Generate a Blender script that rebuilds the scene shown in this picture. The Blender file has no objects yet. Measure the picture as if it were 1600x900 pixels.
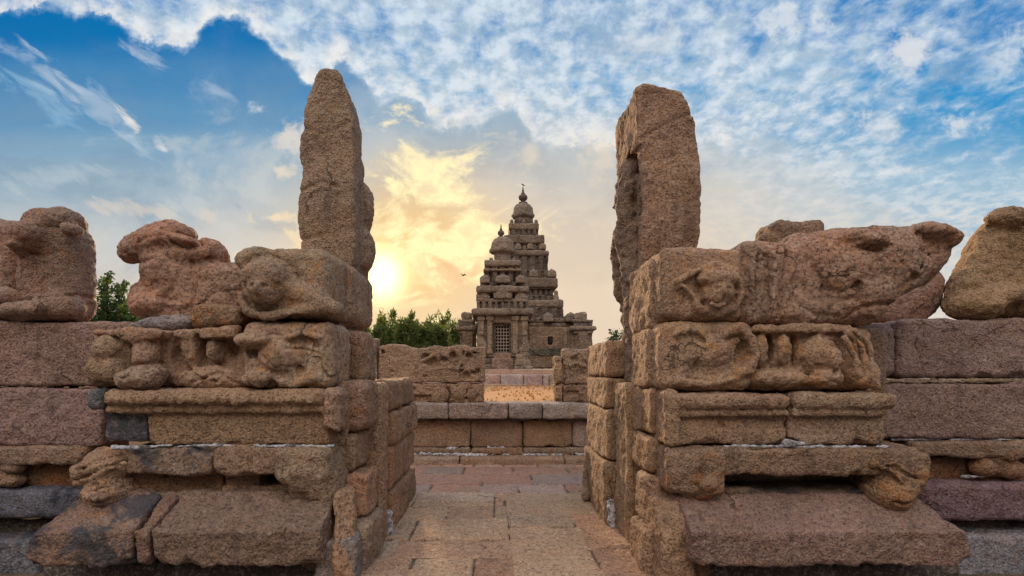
import bpy, math, random
import numpy as np
from mathutils import Vector, Matrix

# ------------------------------------------------------------------ camera, sky, sun, exposure
SC = bpy.context.scene
COL = SC.collection
F, CX, CY, EYE = 800.0, 775.0, 580.0, 1.5        # focal length / principal point of the 1600x900 photograph, eye height
cam_d = bpy.data.cameras.new('camera'); cam = bpy.data.objects.new('camera', cam_d); COL.objects.link(cam)
cam.location = (0, 0, EYE); cam.rotation_euler = (math.radians(90), 0, 0)
cam_d.sensor_width = 36; cam_d.lens = 36 * F / 1600
cam_d.shift_x = (800 - CX) / 1600; cam_d.shift_y = (CY - 450) / 1600
cam_d.clip_start = 0.05; cam_d.clip_end = 3000
SC.camera = cam
SC.view_settings.view_transform = 'Standard'; SC.view_settings.look = 'None'
SC.view_settings.exposure = 0.0; SC.view_settings.gamma = 1.0; SC.view_settings.use_curve_mapping = False

SUN_AZ, SUN_EL = math.atan((598 - CX) / F), math.radians(12.0)
sun_d = bpy.data.lights.new('sun', 'SUN'); sun = bpy.data.objects.new('sun', sun_d); COL.objects.link(sun)
sun_d.energy = 5.0; sun_d.angle = math.radians(3.5); sun_d.color = (1.0, 0.66, 0.36)
sdir = Vector((math.sin(SUN_AZ) * math.cos(SUN_EL), math.cos(SUN_AZ) * math.cos(SUN_EL), math.sin(SUN_EL)))
sun.rotation_euler = sdir.to_track_quat('Z', 'Y').to_euler(); sun.location = sdir * 50


def srgb(r, g, b):
    f = lambda c: (c / 255 / 12.92) if c / 255 <= 0.04045 else ((c / 255 + 0.055) / 1.055) ** 2.4
    return (f(r), f(g), f(b), 1.0)


class NT:
    """tiny node-graph writer"""
    def __init__(s, tree): s.t = tree; s.n = tree.nodes; s.l = tree.links; s.n.clear()
    def put(s, sock, v):
        if v is None: return
        if isinstance(v, (int, float)): sock.default_value = v if sock.type == 'VALUE' else ([v] * 3 if sock.type == 'VECTOR' else [v, v, v, 1])
        elif isinstance(v, (tuple, list)): sock.default_value = v
        else: s.l.new(v, sock)
    def m(s, op, a, b=None, c=None, clamp=False):
        n = s.n.new('ShaderNodeMath'); n.operation = op; n.use_clamp = clamp
        s.put(n.inputs[0], a); s.put(n.inputs[1], b); s.put(n.inputs[2], c); return n.outputs[0]
    def step(s, v, a, b, lo=0.0, hi=1.0):
        n = s.n.new('ShaderNodeMapRange'); n.interpolation_type = 'SMOOTHSTEP'
        s.put(n.inputs[0], v); s.put(n.inputs[1], a); s.put(n.inputs[2], b); s.put(n.inputs[3], lo); s.put(n.inputs[4], hi); return n.outputs[0]
    def lin(s, v, a, b, lo=0.0, hi=1.0):
        n = s.n.new('ShaderNodeMapRange'); s.put(n.inputs[0], v); s.put(n.inputs[1], a); s.put(n.inputs[2], b); s.put(n.inputs[3], lo); s.put(n.inputs[4], hi); return n.outputs[0]
    def mix(s, f, a, b, mode='MIX'):
        n = s.n.new('ShaderNodeMix'); n.data_type = 'RGBA'; n.blend_type = mode
        s.put(n.inputs[0], f); s.put(n.inputs[6], a); s.put(n.inputs[7], b); return n.outputs[2]
    def noise(s, vec, scale, detail=4, rough=0.55, dist=0.0, col=False, typ=None):
        n = s.n.new('ShaderNodeTexNoise'); s.put(n.inputs['Vector'], vec)
        if typ: n.noise_type = typ
        n.inputs['Scale'].default_value = scale; n.inputs['Detail'].default_value = detail
        n.inputs['Roughness'].default_value = rough; n.inputs['Distortion'].default_value = dist
        return n.outputs[1 if col else 0]
    def voro(s, vec, scale, feat='F1', out=0, rnd=1.0):
        n = s.n.new('ShaderNodeTexVoronoi'); n.feature = feat; s.put(n.inputs['Vector'], vec)
        n.inputs['Scale'].default_value = scale; n.inputs['Randomness'].default_value = rnd; return n.outputs[out]
    def comb(s, x, y, z):
        n = s.n.new('ShaderNodeCombineXYZ'); s.put(n.inputs[0], x); s.put(n.inputs[1], y); s.put(n.inputs[2], z); return n.outputs[0]
    def sep(s, v):
        n = s.n.new('ShaderNodeSeparateXYZ'); s.put(n.inputs[0], v); return n.outputs
    def vm(s, op, a, b):
        n = s.n.new('ShaderNodeVectorMath'); n.operation = op; s.put(n.inputs[0], a); s.put(n.inputs[1], b); return n.outputs[0]
    def ramp(s, f, stops, interp='EASE'):
        n = s.n.new('ShaderNodeValToRGB'); cr = n.color_ramp; cr.interpolation = interp
        while len(cr.elements) < len(stops): cr.elements.new(0.5)
        for e, (p, c) in zip(cr.elements, stops): e.position = p; e.color = c
        s.put(n.inputs[0], f); return n.outputs[0]
    def curve(s, f, pts):
        n = s.n.new('ShaderNodeFloatCurve'); c = n.mapping.curves[0]
        while len(c.points) < len(pts): c.points.new(0.5, 0.5)
        for q, (a, b) in zip(c.points, pts): q.location = (a, b)
        n.mapping.update(); s.put(n.inputs[1], f); return n.outputs[0]


def build_world():
    w = bpy.data.worlds.new('World'); SC.world = w; w.use_nodes = True
    g = NT(w.node_tree)
    tc = g.n.new('ShaderNodeTexCoord'); D = tc.outputs['Generated']
    x, y, z = g.sep(D)
    yy = g.m('MAXIMUM', y, 0.22)
    u = g.m('DIVIDE', x, yy)                       # tangent of the bearing
    v = g.m('DIVIDE', z, yy)                       # tangent-like height
    U = g.lin(u, -CX / F, (1600 - CX) / F)         # 0..1 over the part of the sky in view
    V = g.lin(v, 0.0, CY / F)                      # 0 horizon .. 1 high
    P = g.comb(u, v, 0.0)
    # altocumulus deck: coordinates on a flat cloud layer overhead
    zz = g.m('ADD', g.m('MAXIMUM', z, 0.0), 0.30)
    deck = g.comb(g.m('DIVIDE', x, zz), g.m('DIVIDE', y, zz), 0.0)
    wob = g.noise(P, 5.0, 5, 0.6)
    wob2 = g.noise(P, 17.0, 5, 0.65)
    # --- clear blue behind everything
    blue = g.ramp(V, [(0.0, srgb(236, 214, 190)), (0.22, srgb(205, 212, 214)), (0.45, srgb(150, 188, 210)), (0.75, srgb(40, 146, 204)), (0.95, srgb(0, 124, 194))])
    # --- mottled deck
    m1 = g.noise(deck, 17.0, 6, 0.62, 0.25)
    m2 = g.noise(deck, 2.2, 4, 0.55)
    cover = g.curve(U, [(0.0, 0.40), (0.12, 0.52), (0.3, 0.66), (0.5, 0.70), (0.65, 0.60), (0.8, 0.50), (1.0, 0.36)])
    mot = g.m('ADD', g.m('MULTIPLY', m1, 0.75), g.m('ADD', g.m('MULTIPLY', m2, 0.6), g.m('MULTIPLY', cover, 0.55)))
    motm = g.m('MAXIMUM', g.step(mot, 0.74, 1.12), g.m('MULTIPLY', g.step(V, 0.62, 0.40), 0.75))
    white = g.ramp(V, [(0.0, srgb(244, 222, 194)), (0.3, srgb(240, 228, 212)), (0.55, srgb(226, 232, 238)), (1.0, srgb(214, 228, 240))])
    shade = g.mix(g.step(g.noise(deck, 24.0, 4, 0.6), 0.36, 0.62), srgb(176, 198, 216), white)
    upper = g.mix(motm, blue, shade)
    # --- big blue-grey cumulus mass under the deck, billowed edge
    edge = g.curve(U, [(0.0, 0.985), (0.10, 0.97), (0.14, 0.90), (0.175, 0.885), (0.215, 0.965), (0.25, 0.93), (0.285, 0.845), (0.31, 0.79), (0.335, 0.85), (0.365, 0.75),
                       (0.40, 0.74), (0.43, 0.665), (0.46, 0.665), (0.495, 0.715), (0.525, 0.63), (0.60, 0.615), (0.68, 0.61), (0.78, 0.575), (0.86, 0.46), (1.0, 0.36)])
    bil = g.noise(P, 13.0, 7, 0.64)
    h = g.m('SUBTRACT', g.m('ADD', edge, g.m('MULTIPLY', g.m('SUBTRACT', bil, 0.5), 0.16)), V)      # >0 inside the mass
    mass = g.step(g.m('ADD', h, g.m('MULTIPLY', g.m('SUBTRACT', wob2, 0.5), 0.03)), -0.010, 0.034)
    soft = g.step(U, 0.58, 0.80)                       # on the right the edge dissolves
    mass = g.m('MULTIPLY', mass, g.lin(soft, 0, 1, 1.0, 0.45))
    left = g.ramp(V, [(0.0, srgb(236, 208, 180)), (0.16, srgb(238, 216, 190)), (0.3, srgb(212, 208, 200)), (0.52, srgb(160, 182, 197)), (0.60, srgb(132, 168, 194)), (0.68, srgb(94, 149, 190)), (0.79, srgb(70, 136, 186)), (0.91, srgb(0, 114, 178))])
    right = g.ramp(V, [(0.0, srgb(238, 214, 188)), (0.2, srgb(232, 218, 202)), (0.38, srgb(204, 206, 204)), (0.55, srgb(176, 194, 206)), (0.75, srgb(130, 172, 204))])
    body = g.mix(g.step(U, 0.30, 0.58), left, right)
    body = g.mix(g.m('MULTIPLY', g.step(wob, 0.42, 0.66), g.lin(U, 0.15, 0.5, 0.0, 0.34)), body, srgb(222, 222, 218))
    body = g.mix(g.m('MULTIPLY', g.step(g.noise(P, 4.0, 6, 0.6, 0.4), 0.55, 0.32), 0.34), body, g.ramp(V, [(0.0, srgb(200, 190, 180)), (0.5, srgb(140, 170, 192)), (1.0, srgb(0, 100, 168))]))
    # layered soft banks inside the mass: lighter shoulders, greyer hollows
    ln = g.noise(g.comb(u, g.m('MULTIPLY', v, 1.6), 3.0), 3.6, 7, 0.58, 0.5)
    low = g.m('MULTIPLY', g.step(V, 0.92, 0.55), g.step(V, 0.12, 0.32))
    body = g.mix(g.m('MULTIPLY', g.m('MULTIPLY', g.step(ln, 0.50, 0.60), low), 0.42), body, srgb(212, 216, 214))
    body = g.mix(g.m('MULTIPLY', g.m('MULTIPLY', g.step(ln, 0.49, 0.40), low), 0.40), body, srgb(122, 152, 178))
    sky = g.mix(mass, upper, body)
    # bright sun-lit rim just outside the edge, strongest towards the sun
    rim = g.m('MULTIPLY', g.step(h, -0.075, -0.004), g.m('SUBTRACT', 1.0, g.step(h, -0.004, 0.012)))
    rim = g.m('MULTIPLY', rim, g.m('MULTIPLY', g.step(wob2, 0.34, 0.6), g.m('SUBTRACT', 0.75, g.m('MULTIPLY', soft, 0.75))))
    sky = g.mix(rim, sky, srgb(250, 246, 240))

    # torn wisps low on the left, running down to the right
    def blob(cu, cv, ru, rv, rot=0.0):
        c_, s_ = math.cos(rot), math.sin(rot)
        du = g.m('SUBTRACT', u, (cu - CX) / F); dv = g.m('SUBTRACT', v, (CY - cv) / F)
        a = g.m('DIVIDE', g.m('ADD', g.m('MULTIPLY', du, c_), g.m('MULTIPLY', dv, s_)), ru / F)
        b = g.m('DIVIDE', g.m('SUBTRACT', g.m('MULTIPLY', dv, c_), g.m('MULTIPLY', du, s_)), rv / F)
        return g.m('SQRT', g.m('ADD', g.m('MULTIPLY', a, a), g.m('MULTIPLY', b, b))), a, b
    streak = g.noise(g.comb(g.m('ADD', g.m('MULTIPLY', u, 0.85), g.m('MULTIPLY', v, -0.53)), g.m('MULTIPLY', g.m('ADD', g.m('MULTIPLY', u, 0.53), g.m('MULTIPLY', v, 0.85)), 3.2), 0.0), 9.0, 7, 0.62, 0.5)
    for (cu, cv, ru, rv, rot, st, colr) in [
            (60, 105, 120, 30, -0.5, 0.42, srgb(206, 220, 232)), (165, 175, 170, 36, -0.75, 0.42, srgb(216, 226, 234)), (205, 190, 46, 16, -0.9, 1.0, srgb(240, 234, 226)),
            (60, 150, 170, 26, -0.55, 0.4, srgb(170, 206, 230)), (240, 95, 60, 18, -0.6, 0.5, srgb(220, 228, 236)), (330, 140, 50, 14, -0.4, 0.45, srgb(200, 214, 226)),
            (255, 232, 34, 14, -0.8, 1.0, srgb(240, 236, 230)), (405, 170, 22, 20, 0, 0.8, srgb(214, 222, 228)), (452, 215, 42, 46, -0.4, 0.9, srgb(236, 226, 212)),
            (436, 265, 34, 20, -0.5, 0.9, srgb(240, 224, 204)), (430, 340, 60, 16, 0.0, 0.9, srgb(255, 232, 190)), (455, 368, 50, 10, -0.7, 0.8, srgb(255, 236, 196)), (430, 392, 90, 9, 0.1, 0.7, srgb(255, 236, 196)),
            (90, 275, 150, 26, 0.1, 0.35, srgb(205, 214, 216)), (230, 330, 160, 20, -0.1, 0.5, srgb(242, 222, 198)),
            (1425, 80, 70, 60, 0.6, 1.2, srgb(226, 228, 232)), (1375, 185, 60, 42, 0, 1.1, srgb(222, 224, 226)), (1500, 190, 60, 34, 0, 1.0, srgb(218, 224, 230)),
            (1235, 30, 80, 46, -0.3, 0.9, srgb(224, 230, 236)), (1575, 85, 70, 50, 0.5, 1.0, srgb(206, 218, 230)), (1010, 60, 120, 60, 0.2, 0.6, srgb(224, 228, 230)),
            (1290, 262, 130, 20, 0.15, 0.7, srgb(216, 224, 228)), (1420, 268, 60, 12, 0.1, 0.8, srgb(230, 228, 224))]:
        r, a, b = blob(cu, cv, ru, rv, rot)
        mk = g.step(g.m('SUBTRACT', g.m('MULTIPLY', g.m('SUBTRACT', streak if cu < 400 else wob2, 0.5), 3.4), g.m('SUBTRACT', r, 0.75)), 0.0, 0.75)
        sky = g.mix(g.m('MULTIPLY', mk, min(st, 1.0) * 0.85), sky, colr)
    # blue-grey shadow sides / grey cumulus
    for (cu, cv, ru, rv, rot, st, colr) in [
            (930, 50, 95, 60, 0.0, 0.75, srgb(120, 160, 198)), (1250, 110, 130, 34, 0.25, 0.5, srgb(118, 168, 208)), (1490, 110, 90, 40, 0.2, 0.75, srgb(96, 150, 196)),
            (1190, 230, 120, 34, 0.1, 0.6, srgb(164, 188, 206)), (1560, 345, 80, 40, 0.0, 0.7, srgb(150, 182, 206)), (1420, 150, 80, 26, 0.0, 0.5, srgb(110, 160, 200)),
            (905, 425, 70, 30, 0.1, 0.85, srgb(206, 196, 186)), (930, 440, 44, 18, 0.1, 0.7, srgb(186, 184, 182)), (870, 470, 60, 14, 0.0, 0.6, srgb(216, 198, 180)),
            (760, 205, 110, 46, 0.2, 0.75, srgb(150, 176, 196)), (640, 190, 90, 40, -0.3, 0.7, srgb(134, 168, 196)), (1130, 300, 150, 40, 0.1, 0.6, srgb(196, 202, 202)), (1000, 360, 120, 30, 0.1, 0.4, srgb(214, 206, 194)), (320, 250, 190, 60, 0.1, 0.5, srgb(128, 166, 196)), (70, 330, 130, 30, 0.1, 0.5, srgb(176, 188, 194)),
            (600, 250, 90, 40, 0.2, 0.6, srgb(190, 194, 190)), (830, 240, 50, 60, 0.2, 0.6, srgb(238, 226, 206)), (940, 255, 50, 60, 0.2, 0.6, srgb(240, 226, 202))]:
        r, a, b = blob(cu, cv, ru, rv, rot)
        mk = g.step(g.m('SUBTRACT', g.m('MULTIPLY', g.m('SUBTRACT', wob2, 0.5), 2.6), g.m('SUBTRACT', r, 0.75)), 0.0, 0.8)
        sky = g.mix(g.m('MULTIPLY', mk, st), sky, colr)
    # warm cream veil low in the middle
    rv_, _, _ = blob(850, 440, 640, 290)
    sky = g.mix(g.m('MULTIPLY', g.step(rv_, 1.1, 0.1), 0.72), sky, srgb(240, 214, 182))
    # --- glow round the veiled sun
    rg, _, _ = blob(640, 395, 240, 200)
    gl = g.m('POWER', g.step(rg, 1.15, 0.0), 1.3)
    sky = g.mix(g.m('MULTIPLY', gl, 0.80), sky, srgb(255, 208, 124))
    rg2, _, _ = blob(668, 350, 165, 135)
    bn = g.noise(g.vm('ADD', g.comb(u, g.m('MULTIPLY', v, 1.7), 0.0), (3.1, 0.7, 0)), 7.0, 7, 0.62, 0.6)
    bp = g.step(g.m('SUBTRACT', g.m('MULTIPLY', g.m('SUBTRACT', bn, 0.50), 6.0), g.m('SUBTRACT', rg2, 0.85)), -0.15, 0.8)
    bp = g.m('MULTIPLY', bp, g.step(g.noise(P, 26, 6, 0.65, 0.4), 0.30, 0.56, 0.45, 1.0))
    sky = g.mix(g.m('MULTIPLY', bp, 0.9), sky, (1.22, 1.02, 0.56, 1))
    rp, _, _ = blob(705, 425, 95, 34)
    pk = g.step(g.m('SUBTRACT', g.m('MULTIPLY', g.m('SUBTRACT', g.noise(P, 20, 6, 0.6, 0.3), 0.5), 4.0), g.m('SUBTRACT', rp, 0.7)), 0.0, 0.8)
    sky = g.mix(g.m('MULTIPLY', pk, 0.8), sky, srgb(246, 200, 150))
    rs, _, _ = blob(597, 430, 36, 42)
    core = g.m('POWER', g.step(rs, 2.1, 0.1), 2.2)
    sky = g.mix(core, sky, (2.6, 2.1, 1.1, 1))
    # --- unseen bright sky added behind the viewer, fill light for the stone fronts
    back = g.step(y, 0.25, -0.5)
    bc = g.mix(g.step(g.noise(D, 2.2, 6, 0.6), 0.38, 0.62), srgb(120, 165, 210), (4.7, 3.95, 3.3, 1))
    bc = g.mix(g.step(z, 0.66, 0.26), bc, srgb(120, 112, 110))          # unseen low band darkened so the added fill falls from above
    bc = g.mix(g.step(x, 0.2, 0.8), bc, g.mix(0.6, bc, srgb(130, 150, 175)))
    sky = g.mix(back, sky, bc)
    # overhead, out of frame
    ov = g.step(z, 0.62, 0.9)
    sky = g.mix(g.m('MULTIPLY', ov, 0.5), sky, (0.75, 0.85, 1.0, 1))
    # ground haze side below the horizon
    sky = g.mix(g.step(z, 0.0, -0.05), sky, srgb(120, 95, 75))
    nish = g.n.new('ShaderNodeTexSky'); nish.sky_type = 'NISHITA'; nish.sun_disc = False
    nish.sun_elevation = SUN_EL; nish.sun_rotation = SUN_AZ; nish.air_density = 1.2; nish.dust_density = 2.0
    bg1 = g.n.new('ShaderNodeBackground'); g.put(bg1.inputs[0], sky); bg1.inputs[1].default_value = 0.98
    bg2 = g.n.new('ShaderNodeBackground'); g.put(bg2.inputs[0], nish.outputs[0]); bg2.inputs[1].default_value = 0.001
    add = g.n.new('ShaderNodeAddShader'); g.l.new(bg1.outputs[0], add.inputs[0]); g.l.new(bg2.outputs[0], add.inputs[1])
    out = g.n.new('ShaderNodeOutputWorld'); g.l.new(add.outputs[0], out.inputs[0])
    w.cycles.sampling_method = 'MANUAL'; w.cycles.sample_map_resolution = 512


build_world()

# ------------------------------------------------------------------ materials


def granite(name, a, b, rust, dark=0.0, white=0.0, grain=1.0, bump=1.0, scale=1.0, attr=None, rust_amt=0.5, speck=1.0):
    """coarse chiselled granite: two body colours in clouds, rusty patches, dark crust and pale mineral stains"""
    m = bpy.data.materials.new(name); m.use_nodes = True
    g = NT(m.node_tree)
    geo = g.n.new('ShaderNodeNewGeometry'); oi = g.n.new('ShaderNodeObjectInfo')
    P = g.vm('ADD', geo.outputs['Position'], g.comb(g.m('MULTIPLY', oi.outputs['Random'], 7.3), g.m('MULTIPLY', oi.outputs['Random'], 3.1), 0.0))
    P = g.vm('MULTIPLY', P, g.comb(*[g.lin(g.m('FRACT', g.m('MULTIPLY', oi.outputs['Random'], 7.77)), 0, 1, 0.72, 1.25)] * 3))
    if scale != 1.0: P = g.vm('MULTIPLY', P, (scale, scale, scale))
    n1 = g.noise(P, 2.6, 6, 0.6); n2 = g.noise(P, 5.5, 7, 0.66, 0.4)
    c = g.mix(g.step(n1, 0.36, 0.64), a, b)
    c = g.mix(g.m('MULTIPLY', g.step(n2, 0.50, 0.66), rust_amt), c, rust)
    # crystals: pink / grey / black flecks
    v1 = g.voro(P, 50, out=1); vv = g.sep(v1)
    c = g.mix(g.m('MULTIPLY', g.step(vv[0], 0.55, 1.0), 0.34 * grain), c, (0.50, 0.40, 0.34, 1))
    sp = g.noise(P, 58, 3, 0.8)
    c = g.mix(g.m('MULTIPLY', g.step(sp, 0.51, 0.62), 0.82 * speck), c, (0.055, 0.042, 0.038, 1))
    sp2 = g.noise(P, 25, 5, 0.75)
    c = g.mix(g.m('MULTIPLY', g.step(sp2, 0.54, 0.68), 0.55 * speck), c, (0.075, 0.05, 0.042, 1))
    c = g.mix(g.m('MULTIPLY', g.step(sp2, 0.45, 0.32), 0.55 * grain), c, (0.62, 0.49, 0.40, 1))
    c = g.mix(g.m('MULTIPLY', oi.outputs['Random'], 0.45), c, g.mix(1.0, c, (0.94, 1.02, 1.06, 1), 'MULTIPLY'))
    st = g.noise(g.vm('MULTIPLY', P, (9.0, 9.0, 1.3)), 1.0, 5, 0.6)
    c = g.mix(g.m('MULTIPLY', g.step(st, 0.53, 0.70), 0.42), c, (0.085, 0.07, 0.06, 1))
    # black weathering crust, amount per stone in the object colour's alpha (1 = none)
    crust = g.m('SUBTRACT', 1.0, oi.outputs['Alpha'])
    nc = g.noise(P, 3.0, 7, 0.68, 0.6)
    cm = g.step(nc, g.m('SUBTRACT', 0.74 - dark * 0.2, g.m('MULTIPLY', crust, 0.42)), g.m('SUBTRACT', 0.80 - dark * 0.2, g.m('MULTIPLY', crust, 0.38)))
    c = g.mix(g.m('MULTIPLY', cm, 0.86), c, g.mix(g.step(sp, 0.4, 0.6), (0.045, 0.048, 0.058, 1), (0.12, 0.13, 0.15, 1)))
    # pale mineral bloom
    nw = g.noise(P, 6.0, 8, 0.72, 0.8)
    wm = g.step(nw, 0.70 - white * 0.22, 0.76 - white * 0.20)
    c = g.mix(g.m('MULTIPLY', wm, 0.6), c, (0.46, 0.48, 0.52, 1))
    wp = g.vm('ADD', P, g.vm('MULTIPLY', g.noise(P, 4.0, 4, 0.6, col=True), (0.35, 0.35, 0.35)))
    ve = g.voro(wp, 1.7, 'DISTANCE_TO_EDGE')
    ck = g.m('MULTIPLY', g.step(ve, 0.016, 0.004), g.step(g.noise(P, 1.9, 2), 0.56, 0.66))
    c = g.mix(g.m('MULTIPLY', ck, 0.5), c, (0.04, 0.03, 0.027, 1))
    c = g.mix(1.0, c, oi.outputs['Color'], 'MULTIPLY')
    if attr:
        at = g.n.new('ShaderNodeVertexColor'); at.layer_name = attr
        c = g.mix(1.0, c, at.outputs[0], 'MULTIPLY')
    hh = g.m('ADD', g.m('MULTIPLY', g.noise(P, 22, 5, 0.68), 1.2), g.m('MULTIPLY', g.noise(P, 65, 3, 0.7), 0.5))
    hh = g.m('ADD', hh, g.m('MULTIPLY', g.voro(P, 48), 0.35))
    hh = g.m('MULTIPLY', hh, g.lin(g.noise(P, 1.7, 3), 0.35, 0.65, 0.55, 1.25))
    hh = g.m('SUBTRACT', hh, g.m('MULTIPLY', ck, 0.8))
    bp = g.n.new('ShaderNodeBump'); bp.inputs['Strength'].default_value = 1.0; bp.inputs['Distance'].default_value = 0.032 * bump / scale
    g.put(bp.inputs['Height'], hh)
    bs = g.n.new('ShaderNodeBsdfPrincipled'); g.put(bs.inputs['Base Color'], c); bs.inputs['Roughness'].default_value = 0.86
    bs.inputs['Specular IOR Level'].default_value = 0.25
    g.put(bs.inputs['Normal'], bp.outputs[0])
    o = g.n.new('ShaderNodeOutputMaterial'); g.l.new(bs.outputs[0], o.inputs[0])
    return m


M_PINK = granite('pink_granite', (0.43, 0.265, 0.18, 1), (0.37, 0.26, 0.175, 1), (0.47, 0.21, 0.065, 1))
M_BULL = granite('red_granite', (0.42, 0.235, 0.165, 1), (0.36, 0.245, 0.18, 1), (0.44, 0.20, 0.085, 1), rust_amt=0.55, bump=.7)
M_CARVE = granite('carved_granite', (0.40, 0.29, 0.20, 1), (0.37, 0.25, 0.185, 1), (0.48, 0.235, 0.075, 1), rust_amt=0.65, bump=.62, speck=.85)
M_WALL = granite('mauve_granite', (0.37, 0.245, 0.215, 1), (0.34, 0.235, 0.20, 1), (0.38, 0.21, 0.11, 1), rust_amt=0.4)
M_TAN = granite('tan_granite', (0.40, 0.29, 0.20, 1), (0.36, 0.25, 0.185, 1), (0.42, 0.24, 0.11, 1), rust_amt=0.4)
M_RUST = granite('rusty_granite', (0.44, 0.25, 0.13, 1), (0.40, 0.28, 0.17, 1), (0.46, 0.19, 0.05, 1), rust_amt=0.9)
M_GREY = granite('grey_granite', (0.20, 0.20, 0.21, 1), (0.26, 0.24, 0.23, 1), (0.28, 0.20, 0.15, 1), dark=0.35, white=0.45)
M_DARK = granite('dark_joint_stone', (0.08, 0.07, 0.06, 1), (0.11, 0.085, 0.07, 1), (0.13, 0.08, 0.05, 1), dark=0.3, bump=0.7)
M_PAVE = granite('paving_granite', (0.40, 0.30, 0.22, 1), (0.36, 0.26, 0.185, 1), (0.40, 0.21, 0.12, 1), attr='slab', rust_amt=0.35, bump=0.55)
M_PAVE2 = granite('red_paving_granite', (0.33, 0.225, 0.18, 1), (0.29, 0.215, 0.18, 1), (0.38, 0.17, 0.08, 1), attr='slab', rust_amt=0.4, bump=0.35, speck=0.5)
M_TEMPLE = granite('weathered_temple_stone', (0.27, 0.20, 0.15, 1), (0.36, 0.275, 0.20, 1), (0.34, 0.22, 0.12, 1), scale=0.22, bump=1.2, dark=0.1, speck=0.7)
M_TEMPLE_D = granite('dark_temple_stone', (0.16, 0.125, 0.10, 1), (0.22, 0.17, 0.13, 1), (0.22, 0.15, 0.10, 1), scale=0.22, bump=1.2, dark=0.3, speck=0.7)  # darker temple stone, mainly for the bands between cornices
M_RELIEF = granite('ochre_granite', (0.42, 0.30, 0.215, 1), (0.38, 0.27, 0.20, 1), (0.44, 0.25, 0.12, 1), scale=0.6, rust_amt=0.4)


def simple(name, build, rough=0.9, bumpd=0.01, spec=0.2):
    m = bpy.data.materials.new(name); m.use_nodes = True; g = NT(m.node_tree)
    geo = g.n.new('ShaderNodeNewGeometry'); P = geo.outputs['Position']
    c, h = build(g, P)
    bs = g.n.new('ShaderNodeBsdfPrincipled'); g.put(bs.inputs['Base Color'], c); bs.inputs['Roughness'].default_value = rough
    bs.inputs['Specular IOR Level'].default_value = spec
    if h is not None:
        bp = g.n.new('ShaderNodeBump'); bp.inputs['Distance'].default_value = bumpd; g.put(bp.inputs['Height'], h); g.put(bs.inputs['Normal'], bp.outputs[0])
    o = g.n.new('ShaderNodeOutputMaterial'); g.l.new(bs.outputs[0], o.inputs[0]); return m


M_MORTAR = simple('lime_mortar', lambda g, P: (g.mix(g.step(g.noise(P, 22, 6, 0.7), 0.36, 0.60), (0.14, 0.135, 0.135, 1), (0.60, 0.60, 0.64, 1)), g.noise(P, 45, 5, 0.7)), bumpd=0.02)
M_EARTH = simple('courtyard_earth', lambda g, P: (g.mix(g.step(g.noise(P, 1.1, 7, 0.7), 0.35, 0.65), (0.50, 0.23, 0.10, 1), g.mix(g.step(g.noise(P, 9, 6, 0.75), 0.4, 0.62), (0.34, 0.20, 0.09, 1), (0.62, 0.34, 0.16, 1))), g.noise(P, 14, 6, 0.7)), bumpd=0.06)
M_DIRT = simple('packed_dirt', lambda g, P: (g.mix(g.step(g.noise(P, 5, 7, 0.7), 0.38, 0.62), (0.10, 0.075, 0.055, 1), (0.20, 0.15, 0.11, 1)), g.noise(P, 30, 6, 0.7)), bumpd=0.03)
M_BARK = simple('bark', lambda g, P: (g.mix(g.noise(P, 8, 5), (0.06, 0.045, 0.03, 1), (0.13, 0.10, 0.07, 1)), g.noise(P, 20, 5)), bumpd=0.02)
M_METAL = simple('dark_bronze', lambda g, P: (g.mix(g.noise(P, 3, 5), (0.07, 0.06, 0.05, 1), (0.15, 0.12, 0.09, 1)), None), rough=0.6)
M_BIRD = simple('black_plumage', lambda g, P: (g.mix(g.noise(P, 30, 3), (0.015, 0.015, 0.017, 1), (0.05, 0.05, 0.05, 1)), None), rough=0.6)
M_BIRDBILL = simple('bill_horn', lambda g, P: (g.mix(g.noise(P, 30, 3), (0.10, 0.08, 0.04, 1), (0.16, 0.12, 0.06, 1)), None), rough=0.5)
M_HOLE = simple('grille_backing', lambda g, P: (g.mix(g.noise(P, 3, 3), (0.02, 0.018, 0.016, 1), (0.04, 0.034, 0.03, 1)), None))
M_GRILLE = simple('pale_stone_lattice', lambda g, P: (g.mix(g.noise(P, 4, 5), (0.27, 0.22, 0.18, 1), (0.36, 0.30, 0.25, 1)), g.noise(P, 12, 4)), bumpd=0.02)


def leaf_mat(name, c1, c2):
    m = bpy.data.materials.new(name); m.use_nodes = True; g = NT(m.node_tree)
    at = g.n.new('ShaderNodeVertexColor'); at.layer_name = 'leaf'
    c = g.mix(g.sep(at.outputs[0])[0], c1, c2)
    d = g.n.new('ShaderNodeBsdfPrincipled'); g.put(d.inputs['Base Color'], c); d.inputs['Roughness'].default_value = 0.6
    t = g.n.new('ShaderNodeBsdfTranslucent'); g.put(t.inputs[0], g.mix(1.0, c, (1.3, 1.5, 0.7, 1), 'MULTIPLY'))
    mx = g.n.new('ShaderNodeMixShader'); mx.inputs[0].default_value = 0.5; g.l.new(d.outputs[0], mx.inputs[1]); g.l.new(t.outputs[0], mx.inputs[2])
    o = g.n.new('ShaderNodeOutputMaterial'); g.l.new(mx.outputs[0], o.inputs[0]); return m


M_LEAF = leaf_mat('casuarina_foliage', (0.06, 0.10, 0.035, 1), (0.22, 0.23, 0.08, 1))
M_LEAF2 = leaf_mat('broadleaf_foliage', (0.035, 0.07, 0.028, 1), (0.10, 0.14, 0.05, 1))

# ------------------------------------------------------------------ noise + distance-field sculpting
RS = np.random.RandomState(11)
PERM = RS.permutation(4096).astype(np.int64)
VAL = RS.rand(4096).astype(np.float32) * 2 - 1


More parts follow.
